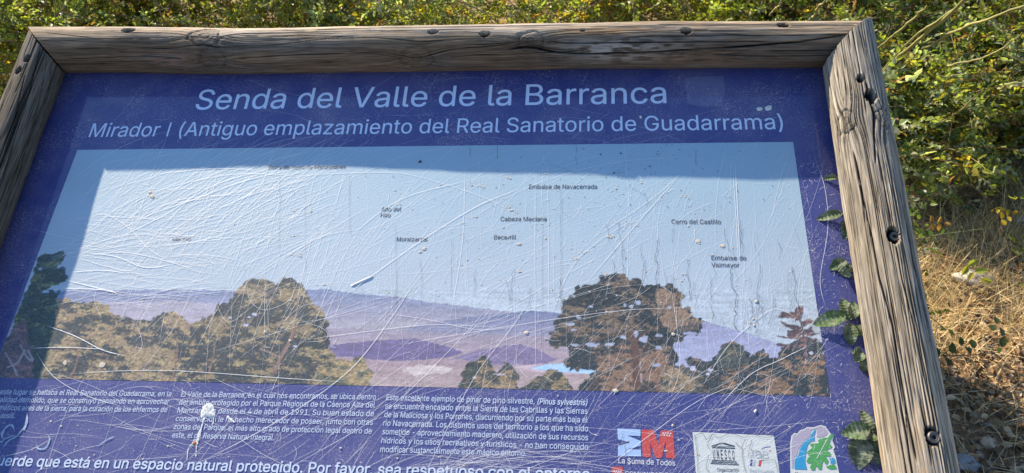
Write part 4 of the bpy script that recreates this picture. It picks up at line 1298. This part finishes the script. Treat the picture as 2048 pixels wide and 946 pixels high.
def bush_mesh(seed, H, Wd, ncane, lean=(0, 0), pw=(.26, .20, .20, .12, .08, .06, .08), leafiness=1.0):
    """arching canes with side twigs; a compound leaf of five leaflets every few centimetres"""
    R_ = np.random.default_rng(seed)
    paths, att_p, att_d = [], [], []
    pc = []

    def add(P, r0, r1, c_):
        paths.append((P, np.linspace(r0, r1, len(P))))
        pc.append((c_, len(P) * 5))
    for i in range(ncane):
        az = R_.uniform(0, 2 * np.pi)
        b_ = np.array([R_.normal(0, Wd * .16), R_.normal(0, Wd * .16), -0.02])
        out = R_.uniform(.15, 1.0) * Wd * .62
        hh = H * R_.uniform(.55, 1.12)
        t_ = np.linspace(0, 1, 16)[:, None]
        dr = np.array([math.cos(az) + lean[0], math.sin(az) + lean[1], 0])
        drop_ = R_.uniform(.0, .55) * hh
        P = b_ + dr * out * t_ ** 1.5 + np.array([0, 0, 1]) * (hh * np.sin(t_ * 1.75) - drop_ * t_ ** 3)
        P += np.cumsum(R_.normal(0, .008, (16, 3)), 0)
        P[:, 2] = np.maximum(P[:, 2], -0.02 + .03 * (P[:, 2] > 0.02))
        cc = (0.23, 0.22, 0.075) if R_.random() < .6 else (0.17, 0.11, 0.065)
        add(P, R_.uniform(.003, .0055), .0015, cc)
        for k in range(2, 16):
            for _ in range(2):
                if R_.random() < .97:
                    a2 = R_.uniform(0, 2 * np.pi)
                    d = np.array([math.cos(a2), math.sin(a2), R_.uniform(-.2, .9)])
                    d /= np.linalg.norm(d)
                    ln_ = R_.uniform(.10, .34)
                    tt = np.linspace(0, 1, 7)[:, None]
                    Tw = P[k] + d * ln_ * tt + np.array([0, 0, -1]) * .06 * tt ** 2
                    Tw[:, 2] = np.maximum(Tw[:, 2], .01)
                    add(Tw, .0016, .0008, (0.20, 0.17, 0.06) if R_.random() < .5 else (0.20, 0.10, 0.06))
                    for q in range(1, 7):
                        if R_.random() < leafiness:
                            att_p.append(Tw[q])
                            att_d.append(d)
            if R_.random() < leafiness:
                att_p.append(P[k])
                att_d.append(R_.normal(0, 1, 3))
    A = np.array(att_p)
    D = np.array(att_d) + R_.normal(0, .7, A.shape) + [0, 0, .25]
    D /= np.linalg.norm(D, axis=1)[:, None]
    side = np.cross(D, R_.normal(0, 1, A.shape) * .5 + [0, 0, 1])
    side /= np.linalg.norm(side, axis=1)[:, None] + 1e-9
    nr = np.cross(side, D)
    size = R_.uniform(.7, 1.3, len(A)) * .0195
    bases, dirs, nrs, Ls, kinds = [], [], [], [], []
    kind = R_.choice(len(pw), len(A), p=np.array(pw) / sum(pw))
    for off_, ang in ((1.0, 0), (.62, 62), (.62, -62), (.25, 68), (.25, -68)):
        a_ = math.radians(ang)
        bases.append(A + D * (size * 1.9 * off_)[:, None])
        dirs.append(D * math.cos(a_) + side * math.sin(a_) + R_.normal(0, .18, A.shape))
        nrs.append(nr + R_.normal(0, .35, A.shape))
        Ls.append(size * R_.uniform(.8, 1.15, len(A)))
        kinds.append(kind)
    B_, D_, N_, L_, K_ = map(np.concatenate, (bases, dirs, nrs, Ls, kinds))
    flip = R_.random(len(K_)) < .06
    K_ = np.where(flip, R_.integers(0, len(pw), len(K_)), K_)
    V_, T_, Q_ = leaf_geo(B_, D_, N_, L_, L_ * .62)
    lc = PAL[K_] * R_.uniform(.7, 1.35, (len(K_), 1)) * R_.uniform(.9, 1.1, (len(K_), 3))
    tv, tf = tubes(paths, 5)
    tcol = np.concatenate([np.tile(np.array(c_) * R_.uniform(.7, 1.3), (n_, 1)) for c_, n_ in pc])
    return (V_, [T_, Q_], np.repeat(lc, 8, 0)), (tv, tf, tcol), A


def sphere_geo(c0, r, st=(1, 1, 1.25), n_=8):
    th = np.linspace(0, np.pi, n_)[:, None]
    ph = np.linspace(0, 2 * np.pi, n_ + 2, endpoint=False)[None]
    P = np.stack(np.broadcast_arrays(np.sin(th) * np.cos(ph) * st[0], np.sin(th) * np.sin(ph) * st[1], np.cos(th) * st[2]), -1).reshape(-1, 3) * r + c0
    return P, grid_quads(n_, n_ + 2, True)


def bush(name, loc, rz, seed, H, Wd, nc, label, group=None, hips=2, **kw):
    e = empty(name, loc, label, 'bush', group, local=True)
    e.rotation_euler = (0, 0, rz)
    lf, cn, A = bush_mesh(seed, H, Wd, nc, **kw)
    mesh('foliage', lf[0], lf[1], leaf_m, e, lf[2], smooth=False)
    mesh('canes', cn[0], cn[1], cane_m, e, cn[2])
    R_ = np.random.default_rng(seed + 1)
    for i in range(hips):
        p = A[R_.integers(0, len(A))]
        v_, f_ = sphere_geo(p + [0, 0, -.02], .008)
        mesh('rose_hip', v_, f_, hip_m, e)
    return e


YEL = (.30, .12, .27, .06, .14, .08, .03)
GRN = (.26, .22, .16, .18, .05, .05, .08)
PLE = (.20, .10, .20, .32, .06, .06, .06)
hedge = 'wild rose bushes behind the sign'
bush('rose_bush', (1.75, 3.7, 0), 0.4, 31, 1.1, 1.4, 56, 'wild rose bush under the long pale canes right of the tan side log', hedge, hips=4, pw=GRN, leafiness=.9)
bush('rose_bush', (1.25, 2.95, 0), 1.9, 39, 0.52, 0.85, 44, 'low spreading rose bush next to the upper part of the tan side log', hedge, hips=1, pw=PLE)
bush('rose_bush', (1.85, 3.05, 0), 5.0, 40, 0.68, 0.95, 48, 'low rose bush in front of the dark green one at the right photo edge', hedge, hips=2, pw=GRN)
bush('rose_bush', (2.6, 3.75, 0), 2.1, 32, 1.2, 1.5, 56, 'dark green wild rose bush at the far right edge of the photo', hedge, hips=3, pw=GRN)
bush('rose_bush', (0.85, 3.6, 0), 1.1, 33, 0.92, 1.2, 38, 'bright green wild rose bush behind the right end of the top log', hedge, hips=3, pw=(.34, .16, .26, .08, .08, .04, .04))
bush('rose_bush', (-0.05, 3.5, 0), 3.0, 34, 0.98, 1.3, 30, 'airy yellowing rose bush behind the middle of the top log', hedge, hips=2, pw=YEL, leafiness=.8)
bush('rose_bush', (-1.05, 3.3, 0), 4.1, 35, 1.1, 1.3, 38, 'pale grey-leaved rose bush left of the middle of the top log', hedge, hips=2, pw=PLE)
bush('rose_bush', (-2.1, 3.35, 0), 5.2, 36, 1.15, 1.4, 38, 'olive rose bush behind the left third of the top log', hedge, hips=3, pw=GRN)
bush('rose_bush', (-3.1, 3.4, 0), 0.9, 37, 1.15, 1.4, 38, 'yellow-spotted rose bush behind the top left corner of the frame', hedge, hips=2, pw=YEL)

bush('rose_bush', (0.42, 1.82, 0), 2.2, 38, 0.74, 0.34, 40, 'low rose bush growing right behind the sign panel', hedge, hips=0, pw=GRN)

# the far side of the thicket reads as one mass
FL, FC, off_l, off_c = [], [], 0, 0
tv, tt, tq, tcol, cvv, cff, ccol = [], [], [], [], [], [], []
for i, (x, y, s_) in enumerate([(2.3, 4.4, 1.1), (1.0, 4.6, 1.0), (3.7, 4.2, 1.2), (-1.6, 4.6, 1.05), (-2.7, 4.7, 1.1), (-4.1, 4.0, 1.2), (-4.6, 5.6, 1.2), (4.6, 5.6, 1.3)]):
    lf, cn, A = bush_mesh(60 + i, 1.35 * s_, 1.7, 28, pw=GRN if i % 2 else YEL)
    o3 = np.array([x, y, 0])
    tv.append(lf[0] + o3)
    tt.append(lf[1][0] + off_l)
    tq.append(lf[1][1] + off_l)
    tcol.append(lf[2])
    off_l += len(lf[0])
    cvv.append(cn[0] + o3)
    cff.append(cn[1] + off_c)
    ccol.append(cn[2])
    off_c += len(cn[0])
th_ = mesh('thicket', np.concatenate(tv), [np.concatenate(tt), np.concatenate(tq)], leaf_m, None, np.concatenate(tcol), smooth=False)
tag(th_, 'dense mass of wild rose scrub beyond the nearer bushes', 'scrub', kind='stuff')
thc = mesh('canes', np.concatenate(cvv), np.concatenate(cff), cane_m, th_, np.concatenate(ccol))

# long bare canes crossing the right-hand bush
CANES = [([(1752, 165, .50), (1800, 110, .72), (1862, 60, .92), (1930, 0, 1.12)], .0062), ([(1757, 150, .52), (1810, 92, .75), (1870, 45, .95), (1955, -15, 1.15)], .0042),
         ([(1845, 97, .80), (1900, 68, .92), (1950, 45, 1.0), (2045, 5, 1.12)], .0040), ([(1895, 132, .65), (1960, 115, .72), (2005, 92, .82), (2048, 60, .95)], .0034),
         ([(1805, 292, .22), (1862, 255, .34), (1915, 215, .48), (1965, 170, .60)], .0030), ([(1878, 152, .6), (1910, 152, .6), (1940, 148, .62)], .0028),
         ([(1996, 178, .55), (2020, 167, .6), (2060, 160, .62)], .0040), ([(1745, 105, .7), (1800, 52, .95), (1855, 0, 1.15)], .0036), ([(1880, 275, .3), (1935, 255, .36), (1985, 230, .44)], .0024),
         ([(1625, 35, .85), (1650, -5, 1.0)], .0040), ([(1540, 30, .85), (1560, -8, 1.0)], .003), ([(1370, -4, .95), (1385, 26, .85)], .0035), ([(900, -5, .85), (960, 20, .78), (1000, 50, .7)], .0035), ([(350, 0, .9), (375, 25, .82), (390, 55, .75)], .0045)]
cl_lab = ['thickest pale cane slanting up from behind the tan side log', 'thin pale cane running just above the thickest cane', 'pale cane sweeping to the upper right photo edge', 'slender cane rising towards the right photo edge below the long canes', 'low slender cane in the middle of the right-hand bush',
          'short level cane in the middle of the right-hand bush', 'brown cane entering at the right photo edge', 'green cane rising above the right top corner of the frame', 'lowest thin cane in the right-hand bush',
          'bare forked cane above the right half of the top log', 'thin cane above the top log near its right third', 'bleached cane end hanging above the top log', 'olive cane slanting down to the middle of the top log', 'reddish green cane slanting down to the left part of the top log']
for (pts, r), lb in zip(CANES, cl_lab):
    P = smoothpath([ground_at(x, y, z) for x, y, z in pts], 24)
    P += np.cumsum(np.random.default_rng(int(r * 1e5)).normal(0, .0015, P.shape), 0)
    v_, f_ = tubes([(P, np.linspace(r, r * .55, len(P)))], 7)
    R_ = np.random.default_rng(int(r * 1e6))
    c_ = np.array((0.30, 0.28, 0.10)) * (0.7 + .6 * vn(np.arange(len(v_)) / 30.0, np.zeros(len(v_)), 5))[:, None]
    o = mesh('rose_cane', v_, f_, cane_m, None, c_)
    tag(o, lb, 'cane', 'bare rose canes')

# ------------------------------------------------------------------ dry grass, litter, pebbles
straw_m = material('straw', rough=0.75, spec=0.2, tint=True, trans=0.15)


def blades(n_, xs, ys, hmin, hmax, seed, flatp=.5, pal=((0.66, 0.50, 0.27), (0.55, 0.39, 0.19), (0.74, 0.61, 0.36), (0.38, 0.26, 0.125)), clump=True):
    R_ = np.random.default_rng(seed)
    x, y = R_.uniform(*xs, n_), R_.uniform(*ys, n_)
    if clump:
        keep = fbm(x * 5 + 20, y * 5 + 20, 77, 3) + R_.uniform(-.25, .25, n_) > .42
        x, y = x[keep], y[keep]
    n_ = len(x)
    z = ground_z(x, y)
    L_ = R_.uniform(hmin, hmax, n_)
    az = R_.uniform(0, 2 * np.pi, n_)
    fl = R_.random(n_) < flatp
    el = np.where(fl, R_.uniform(-.02, .35, n_), R_.uniform(.5, 1.4, n_))
    d = np.stack([np.cos(az) * np.cos(el), np.sin(az) * np.cos(el), np.sin(el)], 1)
    side = np.stack([-np.sin(az), np.cos(az), 0 * az], 1)
    w = R_.uniform(.0005, .0014, n_)
    b_ = np.stack([x, y, z + np.where(fl, R_.uniform(0, .025, n_), 0)], 1)
    bend = R_.uniform(-.1, .5, n_)
    out = []
    for t_, ww in ((0, 1), (.5, .8), (1, .15)):
        p = b_ + d * (L_ * t_)[:, None] + np.stack([np.cos(az + 1.2), np.sin(az + 1.2), -.9 + 0 * az], 1) * (bend * L_ * .35 * t_ ** 2)[:, None]
        p[:, 2] = np.maximum(p[:, 2], z + .001)
        out += [p + side * (w * ww)[:, None], p - side * (w * ww)[:, None]]
    V_ = np.stack(out, 1).reshape(-1, 3)
    Q_ = (np.array([[0, 1, 3, 2], [2, 3, 5, 4]])[None] + (np.arange(n_) * 6)[:, None, None]).reshape(-1, 4)
    c_ = np.array(pal)[R_.integers(0, len(pal), n_)] * R_.uniform(.7, 1.3, (n_, 1))
    return V_, Q_, np.repeat(c_, 6, 0)


parts = [blades(4500, (0.75, 2.3), (1.1, 1.8), .03, .12, 9, .8), blades(52000, (0.75, 2.3), (1.75, 3.3), .03, .16, 1, .55), blades(14000, (0.9, 3.6), (2.6, 5.2), .05, .22, 2, .45), blades(10000, (-5, 5), (1.9, 7.5), .05, .2, 3, .5), blades(4000, (-3, 3), (-1.5, 1.3), .04, .14, 4, .6)]
off = 0
V_, Q_, C_ = [], [], []
for a_, b_, c_ in parts:
    V_.append(a_)
    Q_.append(b_ + off)
    C_.append(c_)
    off += len(a_)
o = mesh('dry_grass', np.concatenate(V_), np.concatenate(Q_), straw_m, None, np.concatenate(C_), smooth=False)
tag(o, 'straw-coloured dry grass covering the ground beside the sign', 'grass', kind='stuff')

# dead leaves
R_ = np.random.default_rng(12)
n_ = 20000
x, y = R_.uniform(.6, 2.4, n_), .9 + R_.random(n_) ** 1.5 * 3.0
az = R_.uniform(0, 2 * np.pi, n_)
D_ = np.stack([np.cos(az), np.sin(az), R_.normal(0, .25, n_)], 1)
Nn = np.stack([R_.normal(0, .5, n_), R_.normal(0, .5, n_), np.ones(n_)], 1)
L_ = R_.uniform(.012, .032, n_)
lv, lt, lq = leaf_geo(np.stack([x, y, ground_z(x, y) + R_.uniform(.004, .02, n_)], 1), D_, Nn, L_, L_ * .6, .3, R_.normal(0, .2, n_)[:, None])
lp = np.array([(0.26, 0.15, 0.07), (0.36, 0.23, 0.12), (0.46, 0.35, 0.22), (0.15, 0.09, 0.045)])
lc = lp[R_.integers(0, 4, n_)] * R_.uniform(.7, 1.3, (n_, 1))
o = mesh('leaf_litter', lv, [lt, lq], material('dead_leaf', rough=.8, spec=.2, tint=True), None, np.repeat(lc, 8, 0), smooth=False)
tag(o, 'curled brown dead leaves scattered over the dry ground', 'leaf litter', kind='stuff')

# gravel
n_ = 4200
x, y = R_.uniform(.6, 2.2, n_), 0.8 + R_.random(n_) ** 1.6 * 1.4
ico = np.array([(0, 0, 1), (.89, 0, .45), (.28, .85, .45), (-.72, .53, .45), (-.72, -.53, .45), (.28, -.85, .45), (.72, .53, -.45), (-.28, .85, -.45), (-.89, 0, -.45), (-.28, -.85, -.45), (.72, -.53, -.45), (0, 0, -1)])
icf = np.array([(0, 1, 2), (0, 2, 3), (0, 3, 4), (0, 4, 5), (0, 5, 1), (1, 6, 2), (2, 7, 3), (3, 8, 4), (4, 9, 5), (5, 10, 1), (2, 6, 7), (3, 7, 8), (4, 8, 9), (5, 9, 10), (1, 10, 6), (11, 7, 6), (11, 8, 7), (11, 9, 8), (11, 10, 9), (11, 6, 10)])
sz = np.minimum(.004 + R_.exponential(.005, n_), .024)
pv = ico[None] * (1 + R_.normal(0, .18, (n_, 12, 1))) * sz[:, None, None] * R_.uniform(.5, 1.2, (n_, 1, 3)) * [1.2, 1.2, .7]
pv = pv + np.stack([x, y, ground_z(x, y) + sz * .25], 1)[:, None]
pf = (icf[None] + (np.arange(n_) * 12)[:, None, None]).reshape(-1, 3)
pcol = np.array([(0.28, 0.22, 0.16), (0.36, 0.28, 0.20), (0.19, 0.15, 0.11), (0.30, 0.20, 0.13)])[R_.integers(0, 4, n_)] * R_.uniform(.7, 1.25, (n_, 1))
o = mesh('gravel', pv.reshape(-1, 3), pf, material('stone', rough=.9, spec=.2, tint=True, noise=(80, .2, 4)), None, np.repeat(pcol, 12, 0), smooth=False)
tag(o, 'small grey and brown pebbles in the shaded soil beside the sign', 'gravel', kind='stuff')


# a few single things on the ground
def stone(px, py, size, col, label, st=(1.3, .8, .5), seed=0, name='stone'):
    R_ = np.random.default_rng(seed)
    p = ground_at(px, py)
    v_, f_ = sphere_geo(np.zeros(3), 1, (1, 1, 1), 14)
    nz = fbm(v_[:, 0] * 2 + 9 + seed, v_[:, 1] * 2 + v_[:, 2] * 1.7 + 9, 300 + seed, 3)
    v_ = v_ * (0.6 + .8 * nz)[:, None] * size * np.array(st)
    o = mesh(name, v_ + p + [0, 0, size * st[2] * .45], f_, material('pale_stone', col, .9, .2, noise=(60, .2, 4)), None)
    tag(o, label, 'stone')


stone(1945, 562, .045, (0.50, 0.46, 0.40), 'pale flat stone lying in the straw right of the tan side log', seed=2)
stone(2034, 446, .035, (0.52, 0.49, 0.44), 'small white stone under the bush at the right photo edge', seed=5)
stone(1925, 930, .03, (0.25, 0.25, 0.25), 'grey stone in the shade beside the foot of the tan side log', seed=7)


def sprig(name, pts, leaves, label, L=.028, col=(0.045, 0.075, 0.028), group=None, cat='sprig', rad=.0018, seed=0, stemc=(0.13, 0.09, 0.06)):
    """a shoot with paired leaves; pts/leaves: (px x, px y, height)"""
    R_ = np.random.default_rng(seed)
    P = smoothpath([ground_at(*p) for p in pts], 24)
    e = empty(name, P[0] * [1, 1, 0], label, cat, group)
    v_, f_ = tubes([(P, np.linspace(rad, rad * .5, len(P)))], 6)
    mesh('stem', v_, f_, cane_m, e, np.tile(stemc, (len(v_), 1)))
    for (x, y, z) in leaves:
        p = ground_at(x, y, z)
        k_ = ((P - p) ** 2).sum(1).argmin()
        d = p - P[k_]
        d = d / (np.linalg.norm(d) + 1e-6) + R_.normal(0, .15, 3)
        nr = np.array([0, -.4, 1]) + R_.normal(0, .3, 3)
        l_ = L * R_.uniform(.85, 1.2)
        lv, lt, lq = leaf_geo(p[None] - d[None] * l_ * .5, d[None], nr[None], np.array([l_]), np.array([l_ * .68]), .18, .1)
        mesh('leaf', lv, [lt, lq], leaf_m, e, np.tile(np.array(col) * R_.uniform(.8, 1.3), (8, 1)), smooth=True)
        pq_, fq_ = tubes([(np.linspace(P[k_], p - d * l_ * .5, 4), np.full(4, .0007))], 4)
        mesh('leaf_stalk', pq_, fq_, cane_m, e, np.tile(stemc, (len(pq_), 1)))


sprig('rose_shoot', [(1865, 712, .10), (1910, 711, .11), (1945, 710, .12), (1998, 704, .13)], [(1905, 695, .13), (1922, 682, .14), (1946, 688, .14), (1937, 700, .13), (1998, 700, .14), (2006, 684, .15), (1898, 722, .11), (1985, 655, .15), (1992, 640, .15), (2003, 662, .15), (1875, 705, .11)], 'dark-leaved rose shoot lying low beside the lower part of the tan side log', seed=1)
sprig('rose_shoot', [(1818, 482, .12), (1850, 474, .14), (1900, 466, .16), (1982, 455, .16)], [(1830, 450, .17), (1834, 462, .16), (1828, 478, .14), (1842, 470, .16), (1852, 468, .15), (1848, 482, .14), (1860, 464, .16), (1866, 478, .15), (1878, 455, .18), (1884, 462, .17), (1872, 488, .14), (1902, 474, .15), (1822, 490, .13), (1835, 492, .13)], 'green rose shoot sticking out of the straw level with the upper screw', L=.026, col=(0.06, 0.10, 0.03), seed=2, stemc=(0.25, 0.24, 0.09))
sprig('rose_shoot', [(1806, 410, .20), (1825, 400, .22), (1860, 396, .22), (1905, 370, .26)], [(1812, 378, .26), (1820, 386, .25), (1824, 376, .26), (1814, 388, .24), (1815, 412, .21), (1824, 418, .2), (1838, 410, .22), (1842, 402, .23), (1845, 415, .21), (1842, 428, .2), (1853, 384, .25), (1868, 388, .24), (1872, 378, .26)], 'small dark shoot with paired leaves below the right-hand bush', L=.024, col=(0.055, 0.09, 0.03), seed=3, stemc=(0.15, 0.10, 0.07))

# ------------------------------------------------------------------ dusty shoots pressed against the panel beside the right-hand log
dusty_m = material('dusty_leaf', rough=.7, spec=.25, tint=True, noise=(120, .35, 4), bump=(180, .5, .002), trans=.1)


def big_leaf(e, a, b, w, col=(0.115, 0.155, 0.075), h=.0022, bend=.0, seed=0, fold=.003):
    """leaf lying on the panel: from stalk end a to tip b (photo px), width in px"""
    R_ = np.random.default_rng(seed + int(a[0] * 7 + a[1]))
    A_, B_ = at([a])[0], at([b])[0]
    d = B_ - A_
    L_ = np.linalg.norm(d)
    d = d / L_
    q = np.array([-d[1], d[0]])
    nt, nw = 22, 11
    t_ = np.linspace(0, 1, nt)
    prof = np.sin(np.pi * np.clip(t_ * .97 + .015, 0, 1) ** .8) ** .8 * (1 + .05 * np.where(np.arange(nt) % 2, 1, -1) * (t_ > .1))
    sw = np.linspace(-1, 1, nw)
    wm = w * .00078 * .44
    P = A_ + d * (L_ * t_)[:, None, None] + q * (wm * prof[:, None] * sw[None])[..., None] + q * (bend * L_ * np.sin(np.pi * t_))[:, None, None]
    vein = .0007 * np.cos((np.abs(sw)[None] * .7 - t_[:, None]) * 46)
    hh = h + fold * np.abs(sw)[None] * prof[:, None] + vein + .0015 * np.sin(t_ * 5)[:, None] + R_.normal(0, .0002, (nt, nw))
    V_ = np.concatenate([P, hh[..., None]], -1).reshape(-1, 3)
    c_ = np.array(col) * (0.75 + .5 * vn(V_[:, 0] * 400 + 50, V_[:, 1] * 400 + 50, 88))[:, None]
    mid = np.repeat((np.abs(sw)[None] < .15) * np.ones((nt, 1)), 1, 0).reshape(-1, 1)
    c_ = c_ * (1 - .4 * mid) + .4 * mid * np.array((0.26, 0.30, 0.17))
    dust = np.clip((fbm(V_[:, 0] * 160 + 90, V_[:, 1] * 160 + 90, 98, 3) - .5) * 4, 0, .65)[:, None]
    c_ = c_ * (1 - dust) + dust * np.array((0.28, 0.31, 0.22))
    mesh('leaf', W(V_), grid_quads(nt, nw), dusty_m, e, c_)


def shoot(label, stem, leaves, seed=0):
    e = empty('climbing_shoot', W([[*at([stem[0]])[0], .001]])[0], label, 'plant shoot', 'dusty shoots along the right edge of the panel')
    p = smoothpath(stem, 16)
    P = np.column_stack([at(p), np.full(len(p), .0016)])
    v_, f_ = tubes([(P, np.full(len(P), .0009))], 6)
    mesh('stem', W(v_), f_, cane_m, e, np.tile((0.20, 0.20, 0.10), (len(v_), 1)))
    for a in leaves:
        big_leaf(e, *a[:3], seed=seed, **(a[3] if len(a) > 3 else {}))


shoot('lone small dusty leaf highest on the right edge of the panel', [(1690, 356), (1672, 356)], [((1674, 357), (1646, 360), 15)])
shoot('pair of dusty leaves beside the log level with the caption Cerro del Castillo', [(1705, 428), (1680, 428)], [((1683, 428), (1632, 440), 24), ((1696, 440), (1688, 482), 26, dict(h=.001))])
shoot('two curled dusty leaves beside the log below the caption Valmayor', [(1718, 548), (1705, 552)], [((1690, 522), (1658, 540), 26, dict(col=(0.09, 0.135, 0.065))), ((1672, 534), (1706, 556), 20, dict(h=.006, bend=-.18, col=(0.15, 0.19, 0.12))), ((1706, 545), (1680, 528), 16)])
shoot('cluster of dusty leaves with one broad leaf overlapping the photograph edge', [(1720, 660), (1695, 645), (1688, 636)], [((1688, 634), (1624, 652), 34, dict(h=.006, col=(0.10, 0.16, 0.06))), ((1698, 642), (1684, 597), 30), ((1704, 640), (1706, 604), 24, dict(h=.004)), ((1696, 650), (1702, 692), 30), ((1712, 650), (1722, 676), 20, dict(h=.001))])
shoot('dark leaves half under the log just below the photograph edge level', [(1745, 720), (1722, 716)], [((1722, 708), (1702, 704), 22, dict(col=(0.10, 0.14, 0.075))), ((1722, 706), (1708, 726), 22, dict(h=.004, col=(0.10, 0.14, 0.075))), ((1730, 720), (1726, 746), 24, dict(col=(0.10, 0.14, 0.075)))])
shoot('largest dusty leaf cluster right of the park emblem', [(1768, 866), (1740, 864), (1735, 868)], [((1742, 866), (1722, 820), 22), ((1736, 860), (1680, 870), 34, dict(h=.006, col=(0.11, 0.165, 0.075))), ((1722, 872), (1716, 940), 46, dict(h=.0015, col=(0.09, 0.125, 0.075))), ((1748, 874), (1752, 935), 40, dict(h=.001, col=(0.09, 0.125, 0.075))), ((1740, 885), (1744, 868), 18, dict(h=.006))])
